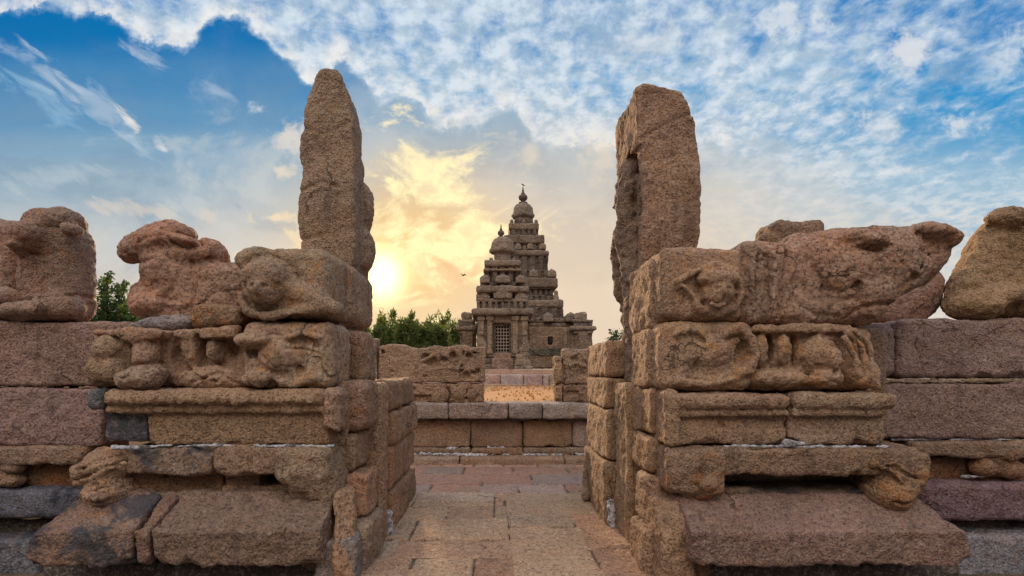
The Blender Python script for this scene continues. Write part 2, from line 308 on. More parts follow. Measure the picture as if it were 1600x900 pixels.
def vnoise(x, y, z):
    xi = np.floor(x); yi = np.floor(y); zi = np.floor(z)
    fx = (x - xi); fy = (y - yi); fz = (z - zi)
    fx = fx * fx * (3 - 2 * fx); fy = fy * fy * (3 - 2 * fy); fz = fz * fz * (3 - 2 * fz)
    xi = xi.astype(np.int64); yi = yi.astype(np.int64); zi = zi.astype(np.int64)
    def h(a, b, c): return VAL[PERM[(PERM[(PERM[a & 4095] + b) & 4095] + c) & 4095]]
    r = 0
    c00 = h(xi, yi, zi) * (1 - fx) + h(xi + 1, yi, zi) * fx
    c10 = h(xi, yi + 1, zi) * (1 - fx) + h(xi + 1, yi + 1, zi) * fx
    c01 = h(xi, yi, zi + 1) * (1 - fx) + h(xi + 1, yi, zi + 1) * fx
    c11 = h(xi, yi + 1, zi + 1) * (1 - fx) + h(xi + 1, yi + 1, zi + 1) * fx
    return (c00 * (1 - fy) + c10 * fy) * (1 - fz) + (c01 * (1 - fy) + c11 * fy) * fz


def fbm(x, y, z, f, o, seed=0.0, gain=0.5):
    r = 0; a = 1.0; t = 0
    for i in range(o):
        r = r + a * vnoise(x * f + seed * 1.7 + i * 13.1, y * f + seed * 3.3 + 5.2, z * f - seed * 2.1); t += a; a *= gain; f *= 2.03
    return r / t


def smin(a, b, k):
    if k <= 0: return np.minimum(a, b)
    h = np.clip(0.5 + 0.5 * (b - a) / k, 0, 1); return b * (1 - h) + a * h - k * h * (1 - h)


def smax(a, b, k): return -smin(-a, -b, k)


def box(x0, x1, y0, y1, z0, z1, r=0.03, rot=None):
    cx, cy, cz = (x0 + x1) / 2, (y0 + y1) / 2, (z0 + z1) / 2; hx, hy, hz = abs(x1 - x0) / 2, abs(y1 - y0) / 2, abs(z1 - z0) / 2
    r = min(r, hx * .95, hy * .95, hz * .95)
    Rm = np.array(Matrix.Rotation(rot[1], 3, rot[0]).inverted()) if rot else None
    def f(X, Y, Z):
        a, b, c = X - cx, Y - cy, Z - cz
        if Rm is not None: a, b, c = (Rm[0, 0] * a + Rm[0, 1] * b + Rm[0, 2] * c, Rm[1, 0] * a + Rm[1, 1] * b + Rm[1, 2] * c, Rm[2, 0] * a + Rm[2, 1] * b + Rm[2, 2] * c)
        a = np.abs(a) - hx + r; b = np.abs(b) - hy + r; c = np.abs(c) - hz + r
        return np.sqrt(np.maximum(a, 0) ** 2 + np.maximum(b, 0) ** 2 + np.maximum(c, 0) ** 2) + np.minimum(np.maximum(a, np.maximum(b, c)), 0) - r
    f.bb = (x0, x1, y0, y1, z0, z1) if rot is None else (cx - max(hx, hz, hy), cx + max(hx, hz, hy), cy - max(hx, hy, hz), cy + max(hx, hy, hz), cz - max(hx, hz, hy), cz + max(hx, hz, hy)); return f


def ell(c, r, rot=None):
    Rm = np.array(Matrix.Rotation(rot[1], 3, rot[0]).inverted()) if rot else None
    def f(X, Y, Z):
        a, b, d = X - c[0], Y - c[1], Z - c[2]
        if Rm is not None: a, b, d = (Rm[0, 0] * a + Rm[0, 1] * b + Rm[0, 2] * d, Rm[1, 0] * a + Rm[1, 1] * b + Rm[1, 2] * d, Rm[2, 0] * a + Rm[2, 1] * b + Rm[2, 2] * d)
        k0 = np.sqrt((a / r[0]) ** 2 + (b / r[1]) ** 2 + (d / r[2]) ** 2) + 1e-6
        k1 = np.sqrt((a / r[0] ** 2) ** 2 + (b / r[1] ** 2) ** 2 + (d / r[2] ** 2) ** 2) + 1e-6
        return k0 * (k0 - 1) / k1
    q = max(r) if rot else None
    f.bb = (c[0] - (q or r[0]), c[0] + (q or r[0]), c[1] - (q or r[1]), c[1] + (q or r[1]), c[2] - (q or r[2]), c[2] + (q or r[2])); return f


def cap(a, b, ra, rb=None):
    rb = ra if rb is None else rb; a = np.array(a, float); b = np.array(b, float); ab = b - a; L = (ab ** 2).sum() + 1e-9
    def f(X, Y, Z):
        t = np.clip(((X - a[0]) * ab[0] + (Y - a[1]) * ab[1] + (Z - a[2]) * ab[2]) / L, 0, 1)
        return np.sqrt((X - a[0] - t * ab[0]) ** 2 + (Y - a[1] - t * ab[1]) ** 2 + (Z - a[2] - t * ab[2]) ** 2) - (ra + (rb - ra) * t)
    m = max(ra, rb); f.bb = (min(a[0], b[0]) - m, max(a[0], b[0]) + m, min(a[1], b[1]) - m, max(a[1], b[1]) + m, min(a[2], b[2]) - m, max(a[2], b[2]) + m); return f


def line(pts, r, k=0.01):
    cs = [cap(pts[i], pts[i + 1], r) for i in range(len(pts) - 1)]
    def f(X, Y, Z):
        d = cs[0](X, Y, Z)
        for c in cs[1:]: d = np.minimum(d, c(X, Y, Z))
        return d
    bb = np.array([c.bb for c in cs]); f.bb = (bb[:, 0].min(), bb[:, 1].max(), bb[:, 2].min(), bb[:, 3].max(), bb[:, 4].min(), bb[:, 5].max()); return f


def surface_nets(Fv, org, h):
    nx, ny, nz = Fv.shape; S = Fv < 0
    cnt = np.zeros((nx - 1, ny - 1, nz - 1), np.int8)
    for i in (0, 1):
        for j in (0, 1):
            for k in (0, 1): cnt += S[i:nx - 1 + i, j:ny - 1 + j, k:nz - 1 + k]
    act = (cnt > 0) & (cnt < 8)
    idx = np.argwhere(act)
    if len(idx) == 0: return None, None
    vid = -np.ones(act.shape, np.int64); vid[act] = np.arange(len(idx))
    I, J, K = idx.T; acc = np.zeros((len(idx), 3)); n = np.zeros(len(idx))
    cor = [(0, 0, 0), (1, 0, 0), (0, 1, 0), (1, 1, 0), (0, 0, 1), (1, 0, 1), (0, 1, 1), (1, 1, 1)]
    fv = [Fv[I + a, J + b, K + c] for a, b, c in cor]
    for a in range(8):
        for ax in range(3):
            if not (a >> ax) & 1:
                b = a | (1 << ax); fa, fb = fv[a], fv[b]; mk = (fa < 0) != (fb < 0)
                t = np.where(mk, fa / np.where(mk, fa - fb, 1), 0)
                p = np.array(cor[a], float)[None, :].repeat(len(idx), 0); p[:, ax] += t
                acc += p * mk[:, None]; n += mk
    V = (idx + acc / n[:, None]) * h + np.array(org)
    Q = []
    for ax in range(3):
        sl0 = [slice(None)] * 3; sl1 = [slice(None)] * 3; sl0[ax] = slice(0, -1); sl1[ax] = slice(1, None)
        A = S[tuple(sl0)]; B = S[tuple(sl1)]
        o1, o2 = [(1, 2), (2, 0), (0, 1)][ax]
        e = np.argwhere(A != B)
        ok = (e[:, o1] > 0) & (e[:, o2] > 0) & (e[:, o1] < Fv.shape[o1] - 1) & (e[:, o2] < Fv.shape[o2] - 1)
        e = e[ok]; ins = A[tuple(e.T)]
        d1 = np.zeros(3, int); d1[o1] = 1; d2 = np.zeros(3, int); d2[o2] = 1
        q = np.stack([vid[tuple((e - d1 - d2).T)], vid[tuple((e - d2).T)], vid[tuple(e.T)], vid[tuple((e - d1).T)]], 1)
        q[~ins] = q[~ins][:, ::-1]; Q.append(q)
    return V, np.concatenate(Q)


def np_mesh(name, V, Q, mat, parent=None, smooth=True, uvcol=None, tint=None):
    me = bpy.data.meshes.new(name); k = Q.shape[1]
    me.vertices.add(len(V)); me.vertices.foreach_set('co', V.astype(np.float32).ravel())
    me.loops.add(Q.size); me.loops.foreach_set('vertex_index', Q.astype(np.int32).ravel())
    me.polygons.add(len(Q)); me.polygons.foreach_set('loop_start', np.arange(0, Q.size, k, dtype=np.int32))
    me.polygons.foreach_set('use_smooth', np.full(len(Q), smooth))
    me.update(calc_edges=True)
    if uvcol is not None:
        nm, arr = uvcol; ca = me.color_attributes.new(nm, 'FLOAT_COLOR', 'POINT'); ca.data.foreach_set('color', arr.astype(np.float32).ravel())
    me.materials.append(mat)
    o = bpy.data.objects.new(name, me); COL.objects.link(o)
    if parent is not None:
        o.parent = parent; o.matrix_parent_inverse = parent.matrix_world.inverted() if False else Matrix.Translation(-Vector(parent.location))
    if tint: o.color = tint
    return o


SEED = [0]
BUDGET = [0]


def carve(name, ops, mat, parent=None, h=0.014, low=0.014, lowf=4.5, mid=0.007, fine=0.0045, chips=6, tint=None, seed=None, pad=0.05, uvcol=None, flake=0.0028):
    """ops: list of (kind, sdf, blend): kind u = add, s = cut away, i = keep inside. Returns ONE mesh object."""
    SEED[0] += 1; seed = SEED[0] * 1.37 if seed is None else seed
    rr = random.Random(int(seed * 1000))
    bb = np.array([o[1].bb for o in ops if o[0] == 'u'])
    lo = np.array([bb[:, 0].min(), bb[:, 2].min(), bb[:, 4].min()]) - pad - h; hi = np.array([bb[:, 1].max(), bb[:, 3].max(), bb[:, 5].max()]) + pad + h
    n = np.ceil((hi - lo) / h).astype(int) + 1
    ax = [lo[i] + np.arange(n[i]) * h for i in range(3)]
    X, Y, Z = np.meshgrid(*ax, indexing='ij'); X = X.astype(np.float32); Y = Y.astype(np.float32); Z = Z.astype(np.float32)
    d = None
    for kind, f, k in ops:
        e = f(X, Y, Z, d) if kind == 'g' else f(X, Y, Z)
        if d is None: d = e
        elif kind == 'u': d = smin(d, e, k)
        elif kind == 's': d = smax(d, -e, k)
        elif kind == 'i': d = smax(d, e, k)
        elif kind == 'g': d = d + e
    band = np.abs(d) < (low + mid) * 1.6 + 2.5 * h + 0.01
    xb, yb, zb = X[band], Y[band], Z[band]
    nz = low * 1.6 * fbm(xb, yb, zb, lowf, 2, seed)
    if mid > 0: nz = nz + mid * 1.6 * fbm(xb, yb, zb, lowf * 4.5, 2, seed + 9)
    if flake > 0:
        t = fbm(xb, yb, zb, lowf * 1.6, 3, seed + 21) * 5.0; ft = np.floor(t); nz = nz + flake * (ft + np.clip((t - ft - .38) / .24, 0, 1))
    d = np.array(d, np.float32); d[band] += nz
    # broken edges
    if chips:
        b0 = ops[0][1].bb
        for _ in range(chips):
            cx = b0[rr.randint(0, 1)] if rr.random() < .6 else rr.uniform(b0[0], b0[1]); cy = b0[2] if rr.random() < .75 else rr.uniform(b0[2], b0[3])
            cz = b0[4 + rr.randint(0, 1)]; r_ = rr.uniform(0.02, 0.055)
            i0 = [int(max(0, (c - r_ * 2 - lo[i]) / h)) for i, c in enumerate((cx, cy, cz))]; i1 = [int((c + r_ * 2 - lo[i]) / h) + 2 for i, c in enumerate((cx, cy, cz))]
            sl = tuple(slice(a, b) for a, b in zip(i0, i1))
            if 0 in d[sl].shape: continue
            e = np.sqrt(((X[sl] - cx) / rr.uniform(1, 2.2)) ** 2 + (Y[sl] - cy) ** 2 + (Z[sl] - cz) ** 2) - r_
            d[sl] = smax(d[sl], -e, 0.02)
    V, Q = surface_nets(d, lo, h)
    if V is None: raise RuntimeError('empty carve ' + name)
    # fine chisel marks along the normal
    if fine > 0:
        p = V[Q]; fn = np.cross(p[:, 2] - p[:, 0], p[:, 3] - p[:, 1]); vn = np.zeros_like(V)
        for c in range(4): np.add.at(vn, Q[:, c], fn)
        vn /= np.linalg.norm(vn, axis=1, keepdims=True) + 1e-9
        s = fbm(V[:, 0], V[:, 1], V[:, 2], 0.45 / max(h, 0.012), 2, seed + 3, 0.6)
        V = V + vn * (s * fine * 1.8)[:, None]
    BUDGET[0] += len(Q)
    uc = None
    if uvcol: uc = (uvcol[0], uvcol[1](V))
    return np_mesh(name, V, Q, mat, parent, True, uc, tint)


def thing(name, label, cat, loc=(0, 0, 0), group=None):
    o = bpy.data.objects.new(name, None); COL.objects.link(o); o.location = loc; o.empty_display_size = 0.2
    o['label'] = label; o['category'] = cat
    if group: o['group'] = group
    return o


def tag(o, label, cat, group=None):
    o['label'] = label; o['category'] = cat
    if group: o['group'] = group
    return o


def structure(o): o['kind'] = 'structure'; return o


def X_(px, d): return (px - CX) / F * d            # photo column -> metres at distance d
def Z_(py, d): return EYE + (CY - py) / F * d
def W(px, py, d): return (X_(px, d), d, Z_(py, d))
def PB(p0, p1, q0, q1, d, dep, r=0.03): return box(X_(p0, d), X_(p1, d), d, d + dep, Z_(q1, d), Z_(q0, d), r)
def T(r=1, g=1, b=1, crust=0.0): return (r, g, b, 1 - crust)


def gr(pts, d, w, depth):
    """chiselled line: lowers (or, negative, raises) whatever surface lies along a polyline seen in elevation"""
    P2 = [(X_(a, d), Z_(c, d)) for a, c in pts]
    def f(X, Y, Z, D):
        out = np.zeros_like(D); x0 = min(p[0] for p in P2) - 3 * w; x1 = max(p[0] for p in P2) + 3 * w; z0 = min(p[1] for p in P2) - 3 * w; z1 = max(p[1] for p in P2) + 3 * w
        xs = X[:, 0, 0]; zs = Z[0, 0, :]; i0, i1 = np.searchsorted(xs, [x0, x1]); k0, k1 = np.searchsorted(zs, [z0, z1])
        if i1 <= i0 or k1 <= k0: return out
        x = X[i0:i1, 0, k0:k1]; z = Z[i0:i1, 0, k0:k1]; e = np.full(x.shape, 9.0)
        for (ax_, az_), (bx_, bz_) in zip(P2[:-1], P2[1:]):
            L = (bx_ - ax_) ** 2 + (bz_ - az_) ** 2 + 1e-9; t = np.clip(((x - ax_) * (bx_ - ax_) + (z - az_) * (bz_ - az_)) / L, 0, 1)
            e = np.minimum(e, np.sqrt((x - ax_ - t * (bx_ - ax_)) ** 2 + (z - az_ - t * (bz_ - az_)) ** 2))
        out[i0:i1, :, k0:k1] = (depth * np.exp(-(e / w) ** 2))[:, None, :]
        return out
    f.bb = (0,) * 6
    return ('g', f, 0)

# ------------------------------------------------------------------ ground and paving


def grid_sheet(name, x0, x1, y0, y1, nx, ny, zf, mat):
    xs = np.linspace(x0, x1, nx); ys = np.linspace(y0, y1, ny); Xg, Yg = np.meshgrid(xs, ys, indexing='ij'); Zg = zf(Xg, Yg)
    V = np.stack([Xg.ravel(), Yg.ravel(), Zg.ravel()], 1); i = np.arange(nx * ny).reshape(nx, ny)
    Q = np.stack([i[:-1, :-1].ravel(), i[1:, :-1].ravel(), i[1:, 1:].ravel(), i[:-1, 1:].ravel()], 1)
    return np_mesh(name, V, Q, mat)


structure(grid_sheet('ground', -900, 900, -900, 9.9, 3, 3, lambda x, y: x * 0 - 0.20, M_DIRT))
TZ = 0.90                                           # raised courtyard level behind the retaining wall
structure(grid_sheet('courtyard_ground', -18, 18, 9.75, 26, 180, 82, lambda x, y: TZ + 0.018 * fbm(x, y, x * 0, 1.6, 4, 3.0), M_EARTH))
structure(grid_sheet('terrain', -1500, 1500, 24, 2500, 3, 3, lambda x, y: x * 0 + TZ - 0.03, M_DIRT))
structure(grid_sheet('side_terrain', -900, -17.5, 9.75, 30, 3, 3, lambda x, y: x * 0 + TZ - 0.035, M_DIRT))
structure(grid_sheet('side_terrain', 17.5, 900, 9.75, 30, 3, 3, lambda x, y: x * 0 + TZ - 0.035, M_DIRT))


def paving(name, slabs, mat, z, th, h, seed, gap=0.014):
    rr = random.Random(seed); ops = []; info = []
    for s in slabs:
        x0, x1, y0, y1, c = s[:5]; dz = rr.uniform(-0.010, 0.008)
        ops.append(('u', box(x0 + gap / 2, x1 - gap / 2, y0 + gap / 2, y1 - gap / 2, z + dz - th, z + dz, 0.012, ('Z', rr.uniform(-0.012, 0.012))), 0.0))
        v = rr.uniform(0.86, 1.12); info.append((x0, x1, y0, y1, [c[0] * v, c[1] * v, c[2] * v, 1]))
    bbx = [min(s[0] for s in slabs), max(s[1] for s in slabs), min(s[2] for s in slabs), max(s[3] for s in slabs), z - th, z + .01]
    def one(X, Y, Z):                                # only test each slab against its own surroundings
        d = np.full(X.shape, 9.0, np.float32); xs = X[:, 0, 0]; ys = Y[0, :, 0]
        for (k, f, _), (x0, x1, y0, y1, c) in zip(ops, info):
            i0, i1 = np.searchsorted(xs, [x0 - .12, x1 + .12]); j0, j1 = np.searchsorted(ys, [y0 - .12, y1 + .12])
            if i1 > i0 and j1 > j0:
                sl = (slice(i0, i1), slice(j0, j1)); d[sl] = np.minimum(d[sl], f(X[sl], Y[sl], Z[sl]))
        return d
    one.bb = tuple(bbx)
    def colr(V):
        best = np.full(len(V), 9e9); C = np.ones((len(V), 4))
        for x0, x1, y0, y1, c in info:
            e = np.maximum(np.maximum(x0 - V[:, 0], V[:, 0] - x1), np.maximum(y0 - V[:, 1], V[:, 1] - y1)); mk = e < best
            best[mk] = e[mk]; C[mk] = c
        return C
    return structure(carve(name, [('u', one, 0)], mat, None, h=h, low=0.006, lowf=3.0, mid=0.003, fine=0.0035, flake=.002, chips=0, seed=seed, uvcol=('slab', colr)))


TANC, REDC, GRYC, PNKC = (1.22, 1.12, 1.0), (1.12, 0.90, 0.80), (1.18, 1.14, 1.08), (1.18, 1.02, 0.92)
path = [(-1.25, -0.95, 5.7, 6.32, TANC), (-0.95, -0.02, 5.86, 6.32, GRYC), (-0.02, 0.10, 5.72, 6.32, REDC), (0.10, 1.22, 5.36, 6.32, TANC), (-0.95, -0.02, 5.69, 5.86, TANC), (-0.02, 0.10, 5.36, 5.72, TANC),
        (-1.25, -0.52, 5.2, 5.69, TANC), (-0.52, -0.02, 5.2, 5.69, PNKC), (-0.02, 0.125, 5.2, 5.36, GRYC), (0.125, 0.78, 4.95, 5.36, GRYC),
        (-1.3, -0.78, 4.58, 5.2, GRYC), (-0.78, 0.125, 4.58, 5.2, TANC), (0.125, 0.80, 3.72, 4.95, TANC), (0.78, 1.3, 4.35, 5.36, REDC), (0.80, 1.3, 3.72, 4.35, REDC),
        (-1.3, -0.86, 4.15, 4.58, GRYC), (-0.86, 0.14, 4.15, 4.58, PNKC), (-1.3, -0.66, 3.45, 4.15, PNKC), (-0.66, -0.17, 3.45, 4.15, TANC), (-0.17, 0.15, 3.45, 4.15, REDC),
        (0.15, 1.3, 3.0, 3.72, REDC), (-1.3, -0.4, 2.7, 3.45, TANC), (-0.4, 0.15, 2.7, 3.45, GRYC)]
paving('path', path, M_PAVE, 0.0, 0.14, 0.0155, 5)
rr = random.Random(8); fl = []
y = 6.36
for dy in (0.62, 0.55, 0.74, 0.66, 0.5):
    x = -3.4 + rr.uniform(0, .4)
    while x < 3.4:
        w_ = rr.uniform(0.45, 1.15); fl.append((x, x + w_, y, y + dy, rr.choice([(1, .96, .95), (1.05, .86, .78), (.9, .92, .96), (1.08, .9, .8), (1.0, .82, .74)]))); x += w_
    y += dy
paving('lower_floor', fl, M_PAVE2, -0.16, 0.12, 0.026, 9, 0.02)
# joint filling under the slabs
o = carve('path_bed', [('u', box(-1.35, 1.35, 2.6, 6.28, -0.2, -0.022, 0.02), 0)], M_DIRT, None, h=0.06, low=0.003, fine=0, chips=0, flake=0); structure(o)
o = carve('floor_bed', [('u', box(-3.5, 3.5, 6.3, 9.5, -0.3, -0.178, 0.02), 0)], M_DIRT, None, h=0.08, low=0.003, fine=0, chips=0, flake=0); structure(o)


# ------------------------------------------------------------------ helpers for worn carving
def mortar(parent, px0, px1, py, d, n, seed, zr=0.012, mat=None, name='mortar', dep=0.1):
    """squeezed-out lime mortar along one joint: a knobbly broken bead"""
    r = random.Random(seed); runs = [[]]; x = X_(px0, d); x1 = X_(px1, d); zc = Z_(py, d); zq = zc; yq = d + dep * .1
    while x < x1:
        L = r.uniform(0.04, 0.16); z2 = zc + r.uniform(-.005, .005); y2 = d + dep * r.uniform(0, .2)
        if r.random() < n: q = r.uniform(.0085, max(.009, zr * 1.25)); runs[-1].append(('u', cap((x, yq, zq), (min(x + L, x1), y2, z2), q, r.uniform(.0085, max(.009, zr))), 0.012))
        elif runs[-1]: runs.append([])
        x += L; zq, yq = z2, y2
    for ops in runs:
        if ops: carve(name, ops, mat or M_MORTAR, parent, h=0.008, low=0.003, lowf=14, mid=0.003, fine=0.004, chips=0, flake=0)


def ring(px, py, d, r, a0, a1, tube, n=9, sx=1.0, dy=0.0):
    cx, cz = X_(px, d), Z_(py, d)
    return line([(cx + r * sx * math.cos(math.radians(a0 + (a1 - a0) * i / n)), d + dy, cz + r * math.sin(math.radians(a0 + (a1 - a0) * i / n))) for i in range(n + 1)], tube)


def pl(pts, d, r, dy=0.0): return line([(X_(a, d), d + dy, Z_(b, d)) for a, b in pts], r)
def E(px, py, rpx, rpy, d, ry, rot=None, dy=0.0): return ell((X_(px, d), d + dy, Z_(py, d)), (rpx / F * d, ry, rpy / F * d), rot)


D0 = 3.8
# ------------------------------------------------------------------ LEFT PIER
LP = thing('gate_pier', 'carved gate pier of stacked granite courses left of the paved passage', 'pier', (-2.1, 4.3, 0), 'carved granite piers flanking the passage')
# bottom: recessed foundation, bevelled base slab
carve('foundation', [('u', PB(60, 545, 882, 930, 3.85, 0.9, .02), 0)], M_DARK, LP, h=0.03, chips=0)
bs = box(X_(41, 3.5), -1.17, 3.5, 4.35, 0.16, 0.60, 0.03)
def chamf(y0, z0, sl, name=None):
    f = lambda X, Y, Z: ((Z - z0) - (Y - y0) * sl) / math.sqrt(1 + sl * sl)
    f.bb = (0, 0, 0, 0, 0, 0); return f
def plane(p, n):
    n = np.array(n, float); n /= np.linalg.norm(n)
    f = lambda X, Y, Z: (X - p[0]) * n[0] + (Y - p[1]) * n[1] + (Z - p[2]) * n[2]
    f.bb = (0, 0, 0, 0, 0, 0); return f
def base_slab(name, x0, x1, parent, mat, tint, seed, cuts=(), y0=3.5):
    ops = [('u', box(x0, x1, y0, 4.35, 0.16, 0.58, 0.02), 0), ('i', plane((0, y0, 0.40), (0, -0.55, 1)), 0.01)] + list(cuts)
    return carve(name, ops, mat, parent, h=0.0145, low=0.009, tint=tint, chips=9, seed=seed)
xa, xb = X_(205, 3.5), X_(228, 3.5)
base_slab('base_slab', X_(41, 3.5), xa, LP, M_PINK, T(.74, .72, .76, .70), 21.0, [('i', plane((X_(41, 3.5), 3.5, 0.32), (-1, -0.2, 0.75)), 0.02)])  # base slab tints darkened to paint in low shade, along with real staining
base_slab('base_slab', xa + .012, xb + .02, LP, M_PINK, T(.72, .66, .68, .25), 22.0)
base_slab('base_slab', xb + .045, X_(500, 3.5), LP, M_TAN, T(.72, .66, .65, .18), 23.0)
carve('base_slab', [('u', box(X_(498, 3.5), -1.06, 3.58, 4.1, -0.05, 0.62, 0.04, ('Z', 0.28)), 0), ('i', plane((-1.05, 3.6, 0.10), (0.75, -0.6, 0.35)), 0.03)], M_TAN, LP, h=0.015, tint=T(1.05, .9, .78, .05), chips=6)
# lion-head course
carve('lintel_course', [('u', box(X_(196, D0), X_(332, D0), 3.79, 4.45, Z_(742, D0), Z_(700, D0), .03), 0)], M_PINK, LP, tint=T(.74, .72, .74, .45), chips=5)  # lintel tints lowered too: painted shade plus some crust
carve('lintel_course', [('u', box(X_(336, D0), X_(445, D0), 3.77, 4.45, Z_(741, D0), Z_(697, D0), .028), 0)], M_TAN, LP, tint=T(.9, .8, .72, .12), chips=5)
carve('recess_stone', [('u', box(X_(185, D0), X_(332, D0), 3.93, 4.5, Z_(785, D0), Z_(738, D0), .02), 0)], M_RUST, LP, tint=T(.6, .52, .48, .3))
carve('recess_stone', [('u', box(X_(335, D0), X_(392, D0), 3.94, 4.5, Z_(785, D0), Z_(738, D0), .02), 0), ('u', box(X_(335, D0), X_(448, D0), 3.90, 4.4, Z_(785, D0), Z_(764, D0), .02), 0.01)], M_TAN, LP, tint=T(.85, .72, .6, .2))
carve('ledge_stone', [('u', box(X_(190, D0), X_(440, D0), 3.82, 4.4, Z_(792, D0), Z_(771, D0), .02), 0)], M_TAN, LP, tint=T(.72, .68, .7, .3), chips=6)


def lion_head(parent, pts, d, mat, tint, seed, flip=1, body=None):
    cx, cy = pts
    ops = [('u', E(cx, cy - 18, 40, 26, d, .19, dy=.14), 0), ('u', E(cx + 3 * flip, cy + 22, 36, 30, d, .20, dy=.10), .05),
           ('u', pl([(cx - 36 * flip, cy + 6), (cx - 8 * flip, cy - 2), (cx + 22 * flip, cy - 20), (cx + 38 * flip, cy - 24)], d - .03, .028), .025),
           ('s', pl([(cx - 30 * flip, cy + 13), (cx - 2 * flip, cy + 9), (cx + 24 * flip, cy - 7)], d - .07, .02), .02),
           ('u', E(cx - 34 * flip, cy - 8, 12, 15, d, .06, dy=.0), .03),
           ('u', E(cx + 12 * flip, cy + 26, 14, 11, d, .05, dy=-.09), .03), ('s', pl([(cx - 14, cy + 36), (cx + 16, cy + 38)], d - .10, .012), .015)]
    if body: ops += body
    F_ = lambda L: [(cx + a * flip, cy + c) for a, c in L]
    ops += [gr(F_([(-30, -14), (-10, -22), (14, -32), (32, -34)]), d, .010, .020), gr(F_([(-34, 2), (-12, -6), (10, -18), (34, -24)]), d, .009, .022), gr(F_([(-20, -2), (-12, -8), (-4, -4), (-12, 0), (-20, -2)]), d, .007, .012),
            gr(F_([(-8, 20), (10, 14), (30, 0)]), d, .009, .018), gr(F_([(-26, 26), (-4, 34), (22, 30)]), d, .009, .02), gr(F_([(30, -30), (38, -10), (34, 16)]), d, .012, .02)]
    return carve('lion_head', ops, mat, parent, flake=.0025, tint=tint, seed=seed, low=.012, chips=0)


lion_head(LP, (156, 748), 3.78, M_TAN, T(1.02, .9, .8, .06), 31.0, 1)
carve('lion_head', [('u', box(X_(436, D0), -1.20, 3.70, 4.3, Z_(752, D0), Z_(697, D0), .06), 0), ('u', E(482, 752, 46, 45, 3.78, .22, dy=.16), .08),
                    ('u', E(470, 736, 17, 9, 3.70, .04, dy=.0), .02), ('s', pl([(456, 738), (470, 733), (484, 738)], 3.665, .007), .008), ('s', pl([(456, 742), (470, 746), (484, 742)], 3.665, .007), .008),
                    ('u', E(506, 770, 26, 24, 3.80, .14, dy=.08), .06), ('s', pl([(440, 776), (480, 786), (520, 770)], 3.66, .012), .02)], M_TAN, LP, tint=T(.98, .92, .84, .08), low=.012, chips=2)
# moulded cornice
def cornice(parent, p0, p1, top, bot, mat, tint, seed, lobes=False, endr=False, d=D0, stain=None, panel=None, body0=None):
    x0, x1 = X_(p0, d), X_(p1, d); xb = x0 if body0 is None else X_(body0, d); zt, zb = Z_(top, d), Z_(bot, d); H = zt - zb
    ops = [('u', box(xb, x1, d + .03, d + .62, zb, zt - .01, .02), 0),
           ('u', box(x0 - (0 if not lobes else 0.0), x1 + (.05 if endr else 0), d - .055, d + .5, zt - .125, zt, .055), .012),
           ('u', box(x0, x1 - .0, d - .02, d + .4, zt - .178, zt - .118, .02), .008)]
    if lobes:
        x = x0 + .06
        while x < x1 - .05:
            ops.append(('u', ell((x, d - .055, zt - .082), (.033, .030, .034)), .004)); ops.append(('s', ring((x) / d * F + CX, CY - (zt - .075 - EYE) / d * F, d, .036, 200, 340, .006, 5, dy=-.062), .006)); x += .078
    if panel:
        for q0, q1, qa, qb, dep in panel: ops.append(('s', box(X_(q0, d), X_(q1, d), d - .1, d + .03 + dep, Z_(qb, d), Z_(qa, d), .012), .012))
    return carve('cornice', ops, mat, parent, tint=tint, seed=seed, low=.007, mid=.004, chips=7)
carve('cornice', [('u', box(X_(152, D0), X_(224, D0), 3.85, 4.4, Z_(695, D0), Z_(638, D0), .02), 0), ('u', box(X_(137, D0), X_(163, D0), 3.76, 4.4, Z_(640, D0), Z_(608, D0), .05), .01)], M_GREY, LP, tint=T(1.0, .98, 1.0, .55), chips=6)
cornice(LP, 164, 512, 608, 697, M_TAN, T(1.02, .88, .74, .1), 33.0, lobes=True, body0=226)
# rounded corner end of the cornice course, its side and the stones behind it
carve('corner_stone', [('u', box(X_(505, D0), -1.16, 3.76, 4.34, Z_(697, D0), Z_(606, D0), .07), 0), ('s', box(-1.30, -1.0, 3.6, 4.0, .9, 1.03, .04, ('Y', .5)), .03),
                       ('s', line([(-1.15, 4.12, .9), (-1.15, 4.12, 1.4)], .03), .05)], M_TAN, LP, tint=T(1.0, .88, .80, .05), low=.011)
carve('corner_stone', [('u', box(-1.55, -1.02, 4.02, 4.62, Z_(681, D0), Z_(596, D0), .07), 0)], M_PINK, LP, tint=T(1.0, .92, .88, .05), low=.011)
carve('corner_stone', [('u', box(-1.5, -1.10, 4.0, 4.55, .70, 1.0, .05), 0)], M_PINK, LP, tint=T(.98, .92, .84, .05), low=.011)
carve('corner_stone', [('u', box(-1.5, -1.0, 3.98, 4.40, .36, .69, .04, ('Z', .03)), 0)], M_PINK, LP, tint=T(1.05, .9, .8, .05), low=.014)
carve('corner_stone', [('u', box(-1.5, -0.955, 3.84, 4.36, -.15, .35, .04, ('Z', -.02)), 0)], M_TAN, LP, tint=T(.95, .92, .88, .15), low=.014)
carve('corner_stone', [('u', box(-1.3, -1.01, 3.62, 3.98, -.15, .30, .04, ('Z', .1)), 0)], M_GREY, LP, tint=T(1.2, 1.1, 1.02, .1), low=.011)
carve('standing_slab', [('u', box(-1.45, -0.985, 4.44, 4.74, -.15, 1.40, .06), 0), ('s', ell((-.9, 4.4, .9), (.1, .2, .3)), .05)], M_PINK, LP, h=.018, tint=T(1.02, .94, .84, .1), low=.011)
